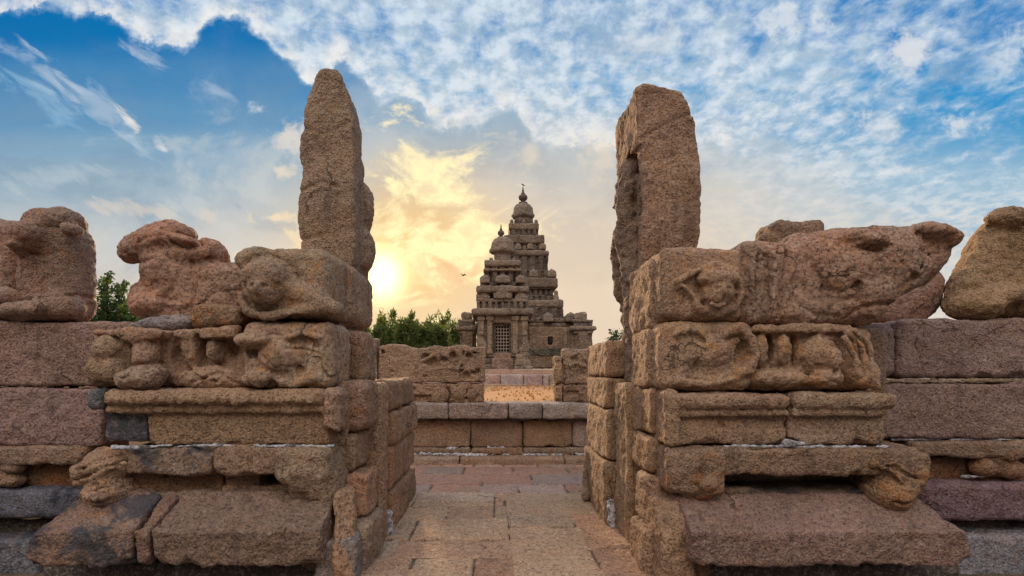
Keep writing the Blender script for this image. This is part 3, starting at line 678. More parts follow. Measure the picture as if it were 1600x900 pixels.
# back masonry core
carve('core_stone', [('u', box(-2.0, -1.3, 4.30, 5.0, -.1, 1.98, .04), 0)], M_PINK, LP, h=.03, tint=T(.9, .85, .8, .3), chips=0)
carve('core_stone', [('u', box(-3.04, -1.9, 4.45, 5.0, -.1, 1.90, .04), 0)], M_PINK, LP, h=.035, tint=T(.8, .8, .8, .3), chips=0)
mortar(LP, 220, 520, 697, 3.79, .75, 4, .010)
mortar(LP, 150, 215, 700, 3.76, .8, 5, .014)
mortar(LP, 300, 430, 785, 3.78, .75, 6, .014)
mortar(LP, 250, 350, 609, 3.82, .4, 7, .008)
# alcove course (worn reliefs: seated beasts between stub pillars)
dA = 3.86
ops = [('u', box(X_(190, dA), X_(372, dA), 3.98, 4.5, Z_(606, dA), Z_(516, dA), .03), 0),
       ('u', box(X_(146, dA), X_(250, dA), 3.84, 4.4, Z_(525, dA), Z_(514, dA), .02), .01),
       ('u', box(X_(190, dA), X_(372, dA), 3.84, 4.4, Z_(530, dA), Z_(513, dA), .02, ('Y', -.02)), .01),
       ('u', E(220, 553, 22, 30, dA, .10, dy=.09), .03), ('u', E(222, 562, 17, 16, dA, .12, dy=.05), .03),
       ('s', E(262, 548, 11, 34, dA, .18, dy=.06), .015),
       ('u', E(292, 546, 18, 32, dA, .10, dy=.10), .03), ('u', E(328, 545, 15, 24, dA, .10, dy=.10), .02),
       ('s', E(310, 545, 6, 26, dA, .15, dy=.04), .015), ('s', E(350, 545, 9, 22, dA, .15, dy=.04), .015),
       ('u', E(330, 592, 62, 20, dA, .14, dy=.10), .03), ('u', pl([(285, 585), (330, 575), (372, 590)], dA, .025, .03), .03),
       ('s', pl([(278, 570), (300, 590), (345, 596)], dA - .02, .012, .0), .02)]
ops += [gr([(196, 560), (214, 570), (240, 566)], dA, .008, .012), gr([(282, 540), (285, 575), (312, 588)], dA, .009, .016), gr([(318, 530), (342, 530)], dA, .008, .012), gr([(300, 598), (345, 582), (368, 598)], dA, .010, .018)]
carve('relief_block', ops, M_CARVE, LP, flake=.003, h=.0125, tint=T(.98, .86, .78, .22), low=.012)
carve('seated_beast', [('u', E(163, 545, 26, 26, dA, .16, dy=.10), 0), ('u', E(155, 580, 32, 26, dA, .18, dy=.12), .05), ('u', box(X_(146, dA), X_(198, dA), 3.90, 4.3, Z_(600, dA), Z_(522, dA), .04), .03),
                       ('s', pl([(135, 568), (160, 552), (185, 545)], dA - .06, .012, 0), .02), ('s', pl([(132, 582), (160, 566), (178, 562)], dA - .07, .010, 0), .02), ('s', E(182, 562, 9, 8, dA, .05, dy=-.03), .02),
                       ('u', E(178, 580, 14, 20, dA, .10, dy=.02), .03)], M_TAN, LP, h=.0125, tint=T(1.0, .92, .80, .15), low=.012, chips=0)
carve('seated_beast', [('u', E(216, 592, 34, 19, dA, .16, dy=.02), 0), ('u', E(228, 582, 26, 14, dA, .12, dy=.04), .03), ('s', pl([(192, 592), (215, 580), (238, 576)], dA - .12, .008, 0), .015)], M_TAN, LP, h=.0125, tint=T(1.0, .94, .88, .1), low=.012, chips=0)
# second carved block
d2 = 3.78
ops = [('u', box(X_(374, d2), -1.215, 3.80, 4.32, Z_(607, d2), Z_(501, d2), .075), 0), ('s', E(398, 549, 24, 13, d2, .12, dy=.0), .015), ('u', E(396, 531, 28, 13, d2, .09, dy=.0), .02),
       ('s', pl([(444, 538), (462, 533), (478, 533), (494, 539)], d2, .022, .025), .012), ('u', pl([(446, 528), (470, 520), (496, 527)], d2, .020, .012), .015),
       ('u', E(432, 556, 30, 26, d2, .07, dy=.03), .02), ('s', ring(432, 552, d2, .165, 200, 338, .022, 10, dy=-.005), .015), ('s', E(465, 576, 8, 8, d2, .07, dy=.0), .02),
       ('u', E(402, 592, 26, 15, d2, .09, dy=.02), .02), ('u', pl([(420, 598), (455, 600), (490, 590)], d2, .035, .02), .03), ('s', E(424, 603, 8, 8, d2, .07, dy=.0), .02), ('s', pl([(500, 560), (494, 580)], d2, .02, .01), .03)]
ops += [gr([(386, 560), (384, 590), (396, 602)], d2, .012, .018), gr([(446, 545), (470, 545), (496, 552)], d2, .010, .014), gr([(405, 530), (425, 522), (440, 526)], d2, .010, .014), gr([(415, 560), (432, 575), (452, 572)], d2, .010, .014)]
carve('carved_block', ops, M_CARVE, LP, h=.0115, tint=T(1.0, .93, .84, .06), low=.007, mid=.003, flake=.002)
carve('side_block', [('u', box(-1.6, -1.115, 4.34, 4.78, Z_(601, D0), Z_(509, D0), .06), 0)], M_PINK, LP, h=.016, tint=T(.98, .92, .85, .1), low=.011)
# top block with curly-haired head
ops = [('u', box(X_(366, d2), -1.255, 3.82, 5.02, Z_(494, d2), Z_(381, d2), .10), 0), ('u', box(-1.7, -1.20, 4.30, 5.06, Z_(496, d2), 2.40, .10), .06), ('i', plane((X_(460, d2), 4, Z_(378, d2)), (-.17, 0, 1)), .04), ('i', plane((0, 4.4, 2.44), (0, .10, 1)), .04),
       ('s', ring(413, 450, d2, .178, 150, 385, .042, 14, dy=.0), .02), ('s', E(447, 452, 16, 12, d2, .10, dy=.0), .02), ('u', E(413, 450, 28, 30, d2, .15, dy=.03), .012), ('u', E(413, 430, 36, 24, d2, .11, dy=-.0), .02),
       ('s', E(404, 450, 6, 4, d2, .03, dy=-.115), .008), ('s', E(423, 450, 6, 4, d2, .03, dy=-.115), .008), ('u', E(413, 455, 4.5, 9, d2, .036, dy=-.11), .008), ('s', pl([(403, 466), (413, 470), (424, 466)], d2 - .095, .010), .008),
       ('u', pl([(440, 446), (470, 458), (500, 472), (520, 480)], d2, .055, .045), .06), ('u', pl([(376, 462), (384, 484), (412, 494), (450, 490), (500, 480)], d2, .036, .02), .04), ('s', E(475, 503, 46, 12, d2, .20, dy=.0), .02), ('u', E(388, 402, 30, 20, d2, .08, dy=.08), .04),
       ('s', pl([(350, 408), (372, 430), (380, 445)], d2 + .02, .02), .03)]
ops += [gr([(385, 420), (392, 402), (420, 396), (445, 408), (462, 432)], d2, .012, .016), gr([(455, 395), (470, 425), (500, 455)], d2, .022, -.012), gr([(376, 440), (384, 470), (405, 486)], d2, .012, .02), gr([(400, 476), (428, 476)], d2, .008, .014)]
for k in range(9):                                        # curls of the wig
    a_ = math.radians(15 + k * 19); ops.append(('u', ell((X_(413, d2) + .128 * math.cos(a_), d2 - .05, Z_(446, d2) + .135 * math.sin(a_)), (.022, .03, .022)), .006))
carve('carved_block', ops, M_CARVE, LP, h=.0115, tint=T(.98, .92, .82, .05), low=.008, mid=.003, flake=.002)

# ------------------------------------------------------------------ left inner jamb
LJ = thing('door_jamb', 'narrow stacked stone jamb at the far left end of the passage', 'jamb', (-1.1, 5.4, 0), 'stacked stone jambs at the far end of the passage')
for (z0, z1, xr, y0, y1, tn) in [(1.12, 1.415, -.99, 4.80, 6.2, T(1, .88, .76, .05)), (.79, 1.11, -.965, 4.86, 6.26, T(1, .9, .78, .1)), (.36, .78, -.985, 4.84, 6.2, T(1.05, .9, .76, .05)), (-.15, .35, -.975, 4.88, 6.28, T(1, .88, .74, .1))]:
    carve('jamb_stone', [('u', box(-1.34, xr, y0, y1, z0, z1, .05, ('Z', random.Random(z0).uniform(-.01, .01))), 0)], M_PINK, LJ, h=.018, tint=tn, low=.014, lowf=3.5)

# ------------------------------------------------------------------ RIGHT PIER
RP = thing('gate_pier', 'carved gate pier of stacked granite courses right of the paved passage', 'pier', (2.1, 4.3, 0), 'carved granite piers flanking the passage')
carve('foundation', [('u', PB(1085, 1500, 884, 930, 3.85, 0.9, .02), 0)], M_DARK, RP, h=0.03, chips=0)
base_slab('base_slab', X_(1082, 3.5), X_(1516, 3.5), RP, M_WALL, T(.84, .77, .72, .12), 41.0, [('i', plane((X_(1516, 3.5), 3.5, 0.34), (1, -0.1, 0.62)), 0.02)])  # tint carries painted shade at the pier foot, besides stains
carve('corner_stone', [('u', box(1.17, 1.42, 3.62, 4.2, -.15, .56, .05), 0), ('i', plane((1.22, 3.62, .30), (-.3, -.6, .5)), .03), ('s', line([(1.34, 3.6, -.1), (1.32, 3.56, .4)], .02), .02)], M_TAN, RP, tint=T(1.0, .86, .72, .25), low=.011)
dR = D0
ops = [('u', box(X_(1040, dR), X_(1442, dR), 3.72, 4.4, Z_(741, dR), Z_(699, dR), .035), 0), ('u', box(X_(1060, dR), X_(1440, dR), 4.14, 4.5, Z_(790, dR), Z_(738, dR), .02), .01), ('u', box(X_(1365, dR), X_(1440, dR), 3.9, 4.3, Z_(790, dR), Z_(738, dR), .02), .01)]
carve('lintel_course', ops, M_TAN, RP, tint=T(.82, .73, .66, .2), chips=6)  # darkened tint: shade put into the stone colour, with weathering
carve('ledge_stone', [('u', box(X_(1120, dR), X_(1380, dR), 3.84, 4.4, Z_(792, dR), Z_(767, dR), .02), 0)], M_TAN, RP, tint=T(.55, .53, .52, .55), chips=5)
carve('lion_head', [('u', box(X_(1040, dR), X_(1128, dR), 3.70, 4.2, Z_(770, dR), Z_(702, dR), .05), 0), ('u', E(1094, 766, 33, 29, 3.76, .18, dy=.16), .06), ('u', E(1104, 755, 17, 11, 3.70, .05, dy=.0), .02),
                    ('s', pl([(1090, 758), (1104, 750), (1118, 757)], 3.65, .007), .01), ('s', pl([(1092, 764), (1105, 766), (1118, 762)], 3.65, .008), .01), ('s', pl([(1075, 782), (1100, 786), (1120, 778)], 3.66, .01), .015)], M_RUST, RP, tint=T(.90, .82, .82, .1), low=.012, chips=1)
lion_head(RP, (1402, 748), 3.74, M_RUST, T(.92, .80, .72, .1), 43.0, -1, body=[('u', E(1398, 776, 28, 20, 3.72, .12, dy=.04), .04), ('u', pl([(1380, 728), (1400, 722), (1425, 745), (1432, 770)], 3.7, .018), .02), ('u', pl([(1395, 738), (1415, 756), (1420, 780)], 3.68, .016), .02)])
cornice(RP, 1048, 1234, 614, 697, M_TAN, T(1.0, .88, .78, .05), 44.0, panel=[(1100, 1231, 651, 672, .012)])
cornice(RP, 1237, 1388, 613, 697, M_TAN, T(1.0, .92, .85, .08), 45.0, endr=True, panel=[(1240, 1334, 652, 680, .010)])
carve('corner_stone', [('u', box(1.258, X_(1062, D0), 3.76, 4.08, Z_(697, D0), Z_(610, D0), .035), 0)], M_TAN, RP, h=.0125, tint=T(1.06, .93, .8, 0), low=.012)
# inner staggered column of stones
for (x0, y0, y1, z0, z1, mt, tn, rz) in [(1.21, 4.02, 4.62, Z_(512, D0), Z_(411, 4.2), M_TAN, T(1.08, .94, .82), 0.04), (1.205, 4.04, 4.6, Z_(606, 4.1), Z_(512, 4.1), M_TAN, T(1.06, .93, .82), 0.0), (1.205, 4.0, 4.6, .99, 1.365, M_TAN, T(1.1, .94, .78), 0.02),
                                          (1.19, 4.0, 4.55, .70, .98, M_TAN, T(1.06, .9, .72), 0), (1.16, 3.98, 4.3, .31, .69, M_PINK, T(1.0, .92, .86), .03), (1.11, 3.8, 4.25, -.15, .30, M_TAN, T(1.0, .88, .76), .0)]:
    carve('corner_stone', [('u', box(x0, x0 + .5, y0, y1, z0, z1, .04, ('Z', rz)), 0)], mt, RP, h=.0145, tint=tn, low=.014)
carve('standing_slab', [('u', box(1.145, 1.55, 4.5, 4.93, -.15, 1.395, .04, ('Z', .04)), 0), ('s', line([(1.12, 4.6, 1.2), (1.13, 4.63, .2)], .02), .04)], M_TAN, RP, h=.018, tint=T(1.0, .9, .76, .15), low=.011)
carve('core_stone', [('u', box(1.6, 3.3, 4.30, 6.1, -.1, 1.86, .04), 0)], M_PINK, RP, h=.035, tint=T(.8, .8, .8, .3), chips=0)
mortar(RP, 1120, 1390, 698, 3.78, .9, 14, .013)
mortar(RP, 1230, 1262, 693, 3.775, .9, 15, .028)
# second course
ops = [('u', box(X_(1034, D0), X_(1182, D0), 3.82, 4.3, Z_(611, D0), Z_(502, D0), .07), 0),
       ('s', ring(1113, 552, D0, .175, 196, 345, .024, 10, dy=.0), .015), ('u', E(1113, 548, 34, 26, D0, .08, dy=.04), .02), ('s', E(1160, 552, 9, 24, D0, .09, dy=.0, rot=('Y', .25)), .015), ('u', pl([(1132, 522), (1156, 513), (1176, 528), (1182, 556), (1172, 580)], D0, .038, .015), .02),
       ('s', pl([(1062, 532), (1080, 525), (1100, 534)], D0, .020, .01), .012), ('u', pl([(1058, 522), (1080, 514), (1102, 523)], D0, .018, .01), .012), ('u', pl([(1060, 596), (1105, 600), (1150, 590), (1172, 575)], D0, .036, .02), .025), ('s', E(1090, 577, 8, 14, D0, .07, dy=.0), .02), ('s', pl([(1058, 545), (1056, 575)], D0, .018, .01), .02)]
ops += [gr([(1140, 530), (1155, 524), (1168, 536), (1170, 556)], D0, .009, .014), gr([(1064, 520), (1060, 545), (1058, 580)], D0, .012, .016), gr([(1095, 545), (1112, 562), (1134, 555)], D0, .012, .012), gr([(1075, 590), (1110, 597), (1150, 585)], D0, .010, .014)]
carve('carved_block', ops, M_CARVE, RP, h=.0115, tint=T(1.02, .92, .80, .03), low=.007, mid=.003, flake=.002)
ops = [('u', box(X_(1180, D0), X_(1378, D0), 3.90, 4.4, Z_(610, D0), Z_(506, D0), .04), 0), ('u', box(X_(1182, D0), X_(1340, D0), 3.84, 4.3, Z_(518, D0), Z_(506, D0), .02), .01),
       ('s', E(1213, 546, 8, 27, D0, .14, dy=.09), .012), ('s', E(1252, 546, 7, 27, D0, .14, dy=.09), .012), ('u', E(1232, 545, 10, 26, D0, .05, dy=.09), .02), ('u', E(1198, 546, 9, 26, D0, .05, dy=.09), .02),
       ('u', E(1290, 556, 30, 34, D0, .09, dy=.10), .03), ('u', E(1305, 565, 14, 20, D0, .08, dy=.04), .03), ('s', ring(1308, 565, D0, .12, 60, 290, .012, 8, dy=.03), .02), ('s', E(1322, 560, 8, 18, D0, .06, dy=.02), .02),
       ('u', pl([(1330, 520), (1350, 540), (1358, 575), (1372, 605)], D0, .032, .03), .02), ('u', pl([(1345, 515), (1368, 540), (1372, 575)], D0, .028, .06), .02), ('u', pl([(1322, 530), (1338, 560), (1348, 598)], D0, .03, .01), .02),
       ('u', E(1355, 585, 26, 24, D0, .10, dy=.08), .03), ('u', E(1225, 592, 48, 14, D0, .08, dy=.06), .03), ('u', E(1296, 592, 28, 16, D0, .10, dy=.05), .03)]
ops += [gr([(1290, 528), (1318, 532), (1325, 560), (1300, 585)], D0, .010, .018), gr([(1336, 520), (1346, 545), (1350, 590)], D0, .010, .022), gr([(1352, 515), (1362, 545), (1366, 590)], D0, .010, .022), gr([(1190, 575), (1260, 572)], D0, .010, .016), gr([(1262, 560), (1270, 585), (1310, 600)], D0, .010, .016), gr([(1375, 530), (1380, 570)], D0, .010, .016)]
carve('relief_block', ops, M_CARVE, RP, flake=.003, h=.0125, tint=T(1.0, .90, .80, .06), low=.012)
# top head block
ops = [('u', box(X_(1036, D0), X_(1166, D0), 3.83, 4.5, Z_(500, D0), Z_(382, D0), .075), 0), ('i', plane((X_(1100, D0), 4, Z_(380, D0)), (.10, 0, 1)), .03),
       ('s', ring(1122, 453, D0, .158, 160, 380, .034, 14, dy=.0), .015), ('u', E(1122, 456, 27, 26, D0, .15, dy=.045), .010), ('u', E(1122, 436, 34, 17, D0, .11, dy=.01), .012),
       ('u', pl([(1062, 448), (1084, 462), (1090, 480), (1120, 491), (1148, 482), (1160, 462), (1158, 440)], D0, .026, .012), .035), ('u', pl([(1058, 440), (1086, 424), (1118, 412), (1150, 424)], D0, .022, .0), .02), ('s', pl([(1066, 452), (1080, 470)], D0, .02, -.0), .02),
       ('s', E(1112, 453, 6, 4, D0, .03, dy=-.10), .006), ('s', E(1133, 453, 6, 4, D0, .03, dy=-.10), .006), ('u', E(1122, 458, 4.5, 9, D0, .036, dy=-.095), .006), ('s', pl([(1108, 467), (1122, 473), (1136, 467)], D0 - .085, .011), .006), ('u', pl([(1112, 475), (1122, 478), (1132, 475)], D0 - .07, .010), .006)]
for k in range(8):
    a_ = math.radians(20 + k * 20); ops.append(('u', ell((X_(1122, D0) + .125 * math.cos(a_), D0 - .05, Z_(444, D0) + .10 * math.sin(a_)), (.018, .03, .018)), .005))
carve('carved_block', ops, M_CARVE, RP, h=.0115, tint=T(1.0, .90, .80, .02), low=.007, mid=.003, flake=.002)

# ------------------------------------------------------------------ right inner jamb
RJ = thing('door_jamb', 'narrow stacked stone jamb at the far right end of the passage', 'jamb', (1.15, 5.5, 0), 'stacked stone jambs at the far end of the passage')
for (z0, z1, x0, y0, y1, x1, tn) in [(1.445, 1.80, 1.09, 5.02, 6.05, 1.40, T(1.08, .9, .78)), (1.13, 1.435, 1.08, 5.0, 6.1, 1.16, T(1.05, .9, .76)), (.62, 1.12, 1.085, 4.98, 6.1, 1.16, T(1.0, .9, .78, .1)), (-.15, .61, 1.06, 4.98, 6.12, 1.15, T(1.0, .88, .72, .25))]:
    carve('jamb_stone', [('u', box(x0, x1 + (.0 if z0 > 1.4 else .16), y0, y1, z0, z1, .035), 0)], M_TAN, RJ, h=.018, tint=tn, low=.012, lowf=3.5)
carve('cracked_foot', [('u', cap((1.055, 5.95, .55), (1.05, 5.9, .12), .02, .04), 0), ('u', ell((1.035, 5.88, .08), (.05, .06, .07)), .03)], M_TAN, RJ, h=.012, tint=T(.8, .75, .72, .2), chips=0)
tag(carve('rubble_lump', [('u', box(-1.10, -.99, 4.70, 4.84, -.04, .20, .03, ('Y', .2)), 0), ('u', box(-1.04, -.96, 4.66, 4.78, -.02, .14, .02, ('Z', .6)), .02)], M_MORTAR, None, h=.011, low=.012, lowf=9, tint=T(1.1, 1.1, 1.15), chips=2), 'crumbling pale mortar lump on the passage floor against the left jamb', 'rubble')
tag(carve('rubble_lump', [('u', box(1.09, 1.16, 4.9, 4.99, -.02, .26, .025), 0)], M_MORTAR, None, h=.011, low=.014, lowf=9, tint=T(.8, .8, .85), chips=2), 'thin grey mortar lump in the joint of the right jamb', 'rubble')

# ------------------------------------------------------------------ side walls
def wing(root, sgn, xs_top, xs_2, dW, mats, seeds):
    pass
LW = thing('stone_wall', 'long mauve granite wall of dressed courses on the left, carrying two stone bulls', 'wall', (-4, 4.7, 0), 'granite enclosure walls')
dW = 4.4
def wb(root, p0, p1, q0, q1, mat, tint, name='wall_block', d=dW, dep=.6, r=.03, **k):
    return carve(name, [('u', box(X_(p0, d), X_(p1, d), d, d + dep, Z_(q1, d), Z_(q0, d), r), 0)], mat, root, h=k.pop('h', .018), tint=tint, low=k.pop('low', .010), lowf=3.2, chips=8, **k)
wb(LW, -230, 218, 502, 604, M_WALL, T(1.0, .92, .88, .04))
wb(LW, -230, 160, 607, 698, M_WALL, T(.90, .85, .88, .08), low=.007)
wb(LW, -230, 128, 698, 726, M_PINK, T(.88, .86, .88, .1), name='ledge_stone', d=4.36)
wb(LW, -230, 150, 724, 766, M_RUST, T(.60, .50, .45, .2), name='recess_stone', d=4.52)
wb(LW, -230, 180, 766, 812, M_GREY, T(.62, .68, .84, .35), name='base_slab', d=4.34, r=.05)
wb(LW, -230, 190, 812, 846, M_DARK, T(.95, .95, .8, .3), name='recess_stone', d=4.56)
wb(LW, -230, 60, 846, 930, M_GREY, T(.85, .88, 1.0, .4), name='foundation', d=4.3)
for px, py, r1 in ((8, 722, 16), (6, 745, 15), (110, 712, 14), (-60, 735, 22)):
    carve('relief_lump', [('u', E(px, py, r1 * 1.5, r1, 4.42, .10, dy=.05), 0), ('u', E(px + 12, py + 7, r1, r1 * .7, 4.4, .08, dy=.03), .03)], M_TAN, LW, h=.016, tint=T(.8, .72, .7, .15), chips=0, low=.011)
mortar(LW, 10, 150, 606, 4.42, .5, 24, .010, M_PINK)
mortar(LW, -60, 115, 767, 4.38, .7, 25, .010)
tag(carve('loose_stone', [('u', PB(190, 295, 491, 516, 4.0, .4, .06), 0), ('i', plane((X_(250, 4), 4, Z_(489, 4)), (-.22, 0, 1)), .03)], M_GREY, None, tint=T(1.3, 1.22, 1.22, .12), h=.014, chips=3), 'flat grey loose stone wedged under the lying bull on the left', 'stone')
tag(carve('carved_foreleg', [('u', PB(291, 372, 474, 511, 3.86, .35, .07), 0)], M_RUST, None, tint=T(.95, .86, .84, .03), h=.013, chips=2), 'short rounded orange stone beside the curly-haired head block', 'stone')

RW = thing('stone_wall', 'long mauve granite wall of dressed courses on the right, carrying the headless bull', 'wall', (4, 4.7, 0), 'granite enclosure walls')
wb(RW, 1404, 1850, 498, 591, M_WALL, T(1.0, .98, .98, .05), r=.05)
wb(RW, 1340, 1401, 506, 590, M_WALL, T(.98, .95, .96, .05), r=.05, d=4.38)
carve('crack_rib', [('u', line([W(1440, 515, 4.40), W(1446, 540, 4.40), W(1432, 556, 4.40), W(1434, 575, 4.40)], .006), 0)], M_DARK, RW, h=.009, low=.002, fine=0, chips=0, flake=0)
wb(RW, 1370, 1850, 600, 686, M_WALL, T(.88, .83, .80, .08), low=.007)
mortar(RW, 1385, 1700, 595, 4.43, .95, 26, .022, M_TAN, 'joint_filling')
mortar(RW, 1395, 1700, 687, 4.43, .7, 27, .009)
wb(RW, 1430, 1850, 690, 716, M_TAN, T(.85, .78, .74, .1), name='ledge_stone', d=4.36)
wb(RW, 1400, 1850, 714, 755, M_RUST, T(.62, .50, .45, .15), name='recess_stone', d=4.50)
wb(RW, 1440, 1850, 757, 815, M_WALL, T(.66, .60, .72, .12), name='base_slab', d=4.34, r=.05)
wb(RW, 1440, 1850, 815, 838, M_DARK, T(.95, .8, .8, .3), name='recess_stone', d=4.56)
wb(RW, 1480, 1850, 838, 930, M_GREY, T(1.15, 1.17, 1.28, .25), name='foundation', d=4.3)
carve('relief_lump', [('u', E(1562, 720, 30, 26, 4.42, .10, dy=.06), 0), ('u', E(1545, 730, 20, 18, 4.38, .08, dy=.05), .03), ('u', E(1590, 735, 26, 16, 4.38, .08, dy=.05), .03), ('u', E(1580, 712, 18, 12, 4.37, .06, dy=.03), .02), ('s', pl([(1550, 712), (1565, 722), (1560, 738)], 4.34, .012), .02)], M_RUST, RW, h=.014, tint=T(.75, .66, .64, .1), chips=0, low=.011)
mortar(RW, 1505, 1535, 745, 4.42, 1.0, 29, .02)

# ------------------------------------------------------------------ standing stones
def prof(zs, xl, xr, yf, yb, r=.04):
    zs = np.array(zs, float); o = np.argsort(zs); zs = zs[o]; L = [np.array(a, float)[o] for a in (xl, xr, yf, yb)]
    def f(X, Y, Z):
        zc = np.clip(Z, zs[0], zs[-1]); a, b, c, e = [np.interp(zc, zs, q) for q in L]
        dx = np.maximum(a - X, X - b) + r; dy = np.maximum(c - Y, Y - e) + r; dz = np.maximum(zs[0] - Z, Z - zs[-1]) + r
        return np.sqrt(np.maximum(dx, 0) ** 2 + np.maximum(dy, 0) ** 2 + np.maximum(dz, 0) ** 2) + np.minimum(np.maximum(dx, np.maximum(dy, dz)), 0) - r
    f.bb = (L[0].min(), L[1].max(), L[2].min(), L[3].max(), zs[0], zs[-1]); return f


dP = 4.55
rows = [(98, 505, 524), (116, 490, 533), (150, 480, 545), (185, 474, 551), (235, 467, 553), (290, 469, 552), (340, 467, 553), (370, 467, 556), (400, 470, 556), (440, 480, 546), (600, 500, 546)]
zs = [Z_(a, dP) for a, _, _ in rows]
f0 = prof(zs, [X_(b, dP) for _, b, _ in rows], [X_(c, dP) for _, _, c in rows], [dP] * len(rows), [4.68, 4.74, 4.80, 4.85, 4.88, 4.90, 5.10, 5.06, 5.2, 5.15, 5.1], .02)
ops = [('u', f0, 0), ('i', plane((X_(526, dP), dP, Z_(102, dP)), (.0, .62, .7)), .02),
       ('s', ell((-1.20, 4.80, Z_(300, dP)), (.07, .10, .40)), .04), ('u', ell((X_(566, 5.0), 5.0, Z_(330, 5.0)), (.13, .15, .25)), .04), ('s', line([(-1.12, 5.0, Z_(368, 5)), (-1.2, 4.75, Z_(352, 4.8)), (-1.24, 4.60, Z_(310, 4.6))], .025), .04), ('u', ell((X_(566, 4.95), 4.94, Z_(392, 4.95)), (.14, .22, .22)), .04),
       ('s', line([(X_(578, 4.8), 4.80, Z_(375, 4.8)), (X_(572, 4.8), 4.76, Z_(420, 4.8))], .02), .04)]
ops += [gr([(468, 300), (500, 285), (530, 292)], dP, .014, .018), gr([(474, 200), (510, 210), (545, 190)], dP, .012, .014), gr([(470, 375), (510, 365)], dP, .014, .018)]
st = tag(carve('standing_stone', ops, M_TAN, None, h=.017, low=.030, lowf=2.4, mid=.008, fine=.006, chips=0, tint=T(1.06, 1.0, .94, .06)), 'tall tapering weathered stone pillar on the left gate pier, pointed at the top', 'pillar', 'standing stones on the gate piers')

rows = [(132, 1001, 1062), (140, 1000, 1068), (165, 1000, 1080), (190, 1000, 1089), (240, 1004, 1091), (290, 1006, 1093), (340, 1007, 1094), (400, 1004, 1096), (470, 1002, 1096), (600, 1000, 1096)]
zs = [Z_(a, dP) for a, _, _ in rows]
f0 = prof(zs, [X_(b, dP) for _, b, _ in rows], [X_(c, dP) for _, _, c in rows], [dP] * len(rows), [5.1, 5.15, 5.2, 5.2, 5.2, 5.2, 5.2, 5.2, 5.2, 5.2], .022)
ops = [('u', f0, 0), ('u', box(1.245, 1.62, dP + .0, 5.34, 3.50, 4.035, .03), .015), ('i', plane((X_(1000, dP), 4.8, Z_(131, dP)), (.12, .02, 1)), .03),
       ('s', box(1.0, 1.40, dP + .11, 5.7, Z_(620, dP), 3.50, .04), .02), ('s', ell((1.30, 4.80, 3.50), (.06, .12, .08)), .03),
       gr([(1003, 215), (1030, 200), (1060, 182), (1088, 176)], dP, .012, .016), gr([(1010, 238), (1030, 215), (1052, 225)], dP, .014, .014), ('u', box(1.30, 1.42, dP, dP + .16, Z_(600, dP), Z_(330, dP), .03), .02)]
carve_p = carve('standing_stone', ops, M_TAN, None, h=.017, low=.022, lowf=2.4, mid=.008, fine=.006, chips=0, tint=T(.98, .87, .80, .06))
tag(carve_p, 'tall square standing stone on the right gate pier, worn rearing figure on its inner side', 'pillar', 'standing stones on the gate piers')
fx = 1.235
fo = [('u', ell((fx + .055, 4.96, Z_(300, 4.95)), (.115, .17, .34)), 0), ('u', ell((fx + .03, 4.92, Z_(330, 4.9)), (.10, .12, .24)), .06), ('u', cap((fx + .10, 4.98, Z_(268, 4.95)), (fx + .11, 4.96, Z_(238, 4.95)), .085, .075), .05), ('u', cap((fx + .02, 4.78, Z_(290, 4.8)), (fx + .0, 4.84, Z_(345, 4.85)), .05, .045), .03),
      ('u', cap((fx + .02, 4.93, Z_(365, 4.9)), (fx + .04, 4.85, Z_(440, 4.9)), .12, .09), .05), ('u', cap((fx + .01, 5.08, Z_(360, 5)), (fx - .0, 5.12, Z_(430, 5)), .09, .07), .04), ('u', cap((fx, 5.12, Z_(430, 5)), (fx + .06, 5.1, Z_(500, 5)), .07, .05), .04),
      ('u', cap((fx + .03, 4.85, Z_(440, 4.9)), (fx + .06, 4.82, Z_(560, 4.9)), .085, .05), .04), ('u', cap((fx + .06, 4.82, Z_(560, 4.9)), (fx + .00, 4.80, Z_(592, 4.85)), .045, .03), .03), ('u', box(fx + .02, fx + .25, 4.70, 5.15, 1.38, Z_(355, 4.9), .05), .05), ('u', box(fx + .08, fx + .25, 4.72, 5.10, 2.6, 3.36, .04), .03),
      ('s', line([(fx - .06, 4.80, Z_(350, 4.85)), (fx - .06, 4.78, Z_(470, 4.85))], .022), .03), ('s', line([(fx - .09, 5.0, Z_(345, 5)), (fx - .05, 4.98, Z_(520, 5))], .022), .03), ('u', ell((fx - .01, 5.16, Z_(395, 5.1)), (.06, .06, .10)), .03), ('u', ell((fx - .01, 5.12, Z_(455, 5.1)), (.06, .06, .12)), .03)]
fg = carve('carved_figure', fo, M_TAN, carve_p, h=.015, low=.018, lowf=5, mid=.012, fine=.006, chips=0, tint=T(.78, .74, .74, .15))

def EB(px, py, rpx, rpy, d, ry, rot=None, dy=0.0):
    q = d + dy * .75; return ell((X_(px, q), d + dy, Z_(py, q)), (rpx / F * q, ry, rpy / F * q), rot)

# ------------------------------------------------------------------ stone bulls on the walls
G_B = 'worn stone bulls lying on the walls'
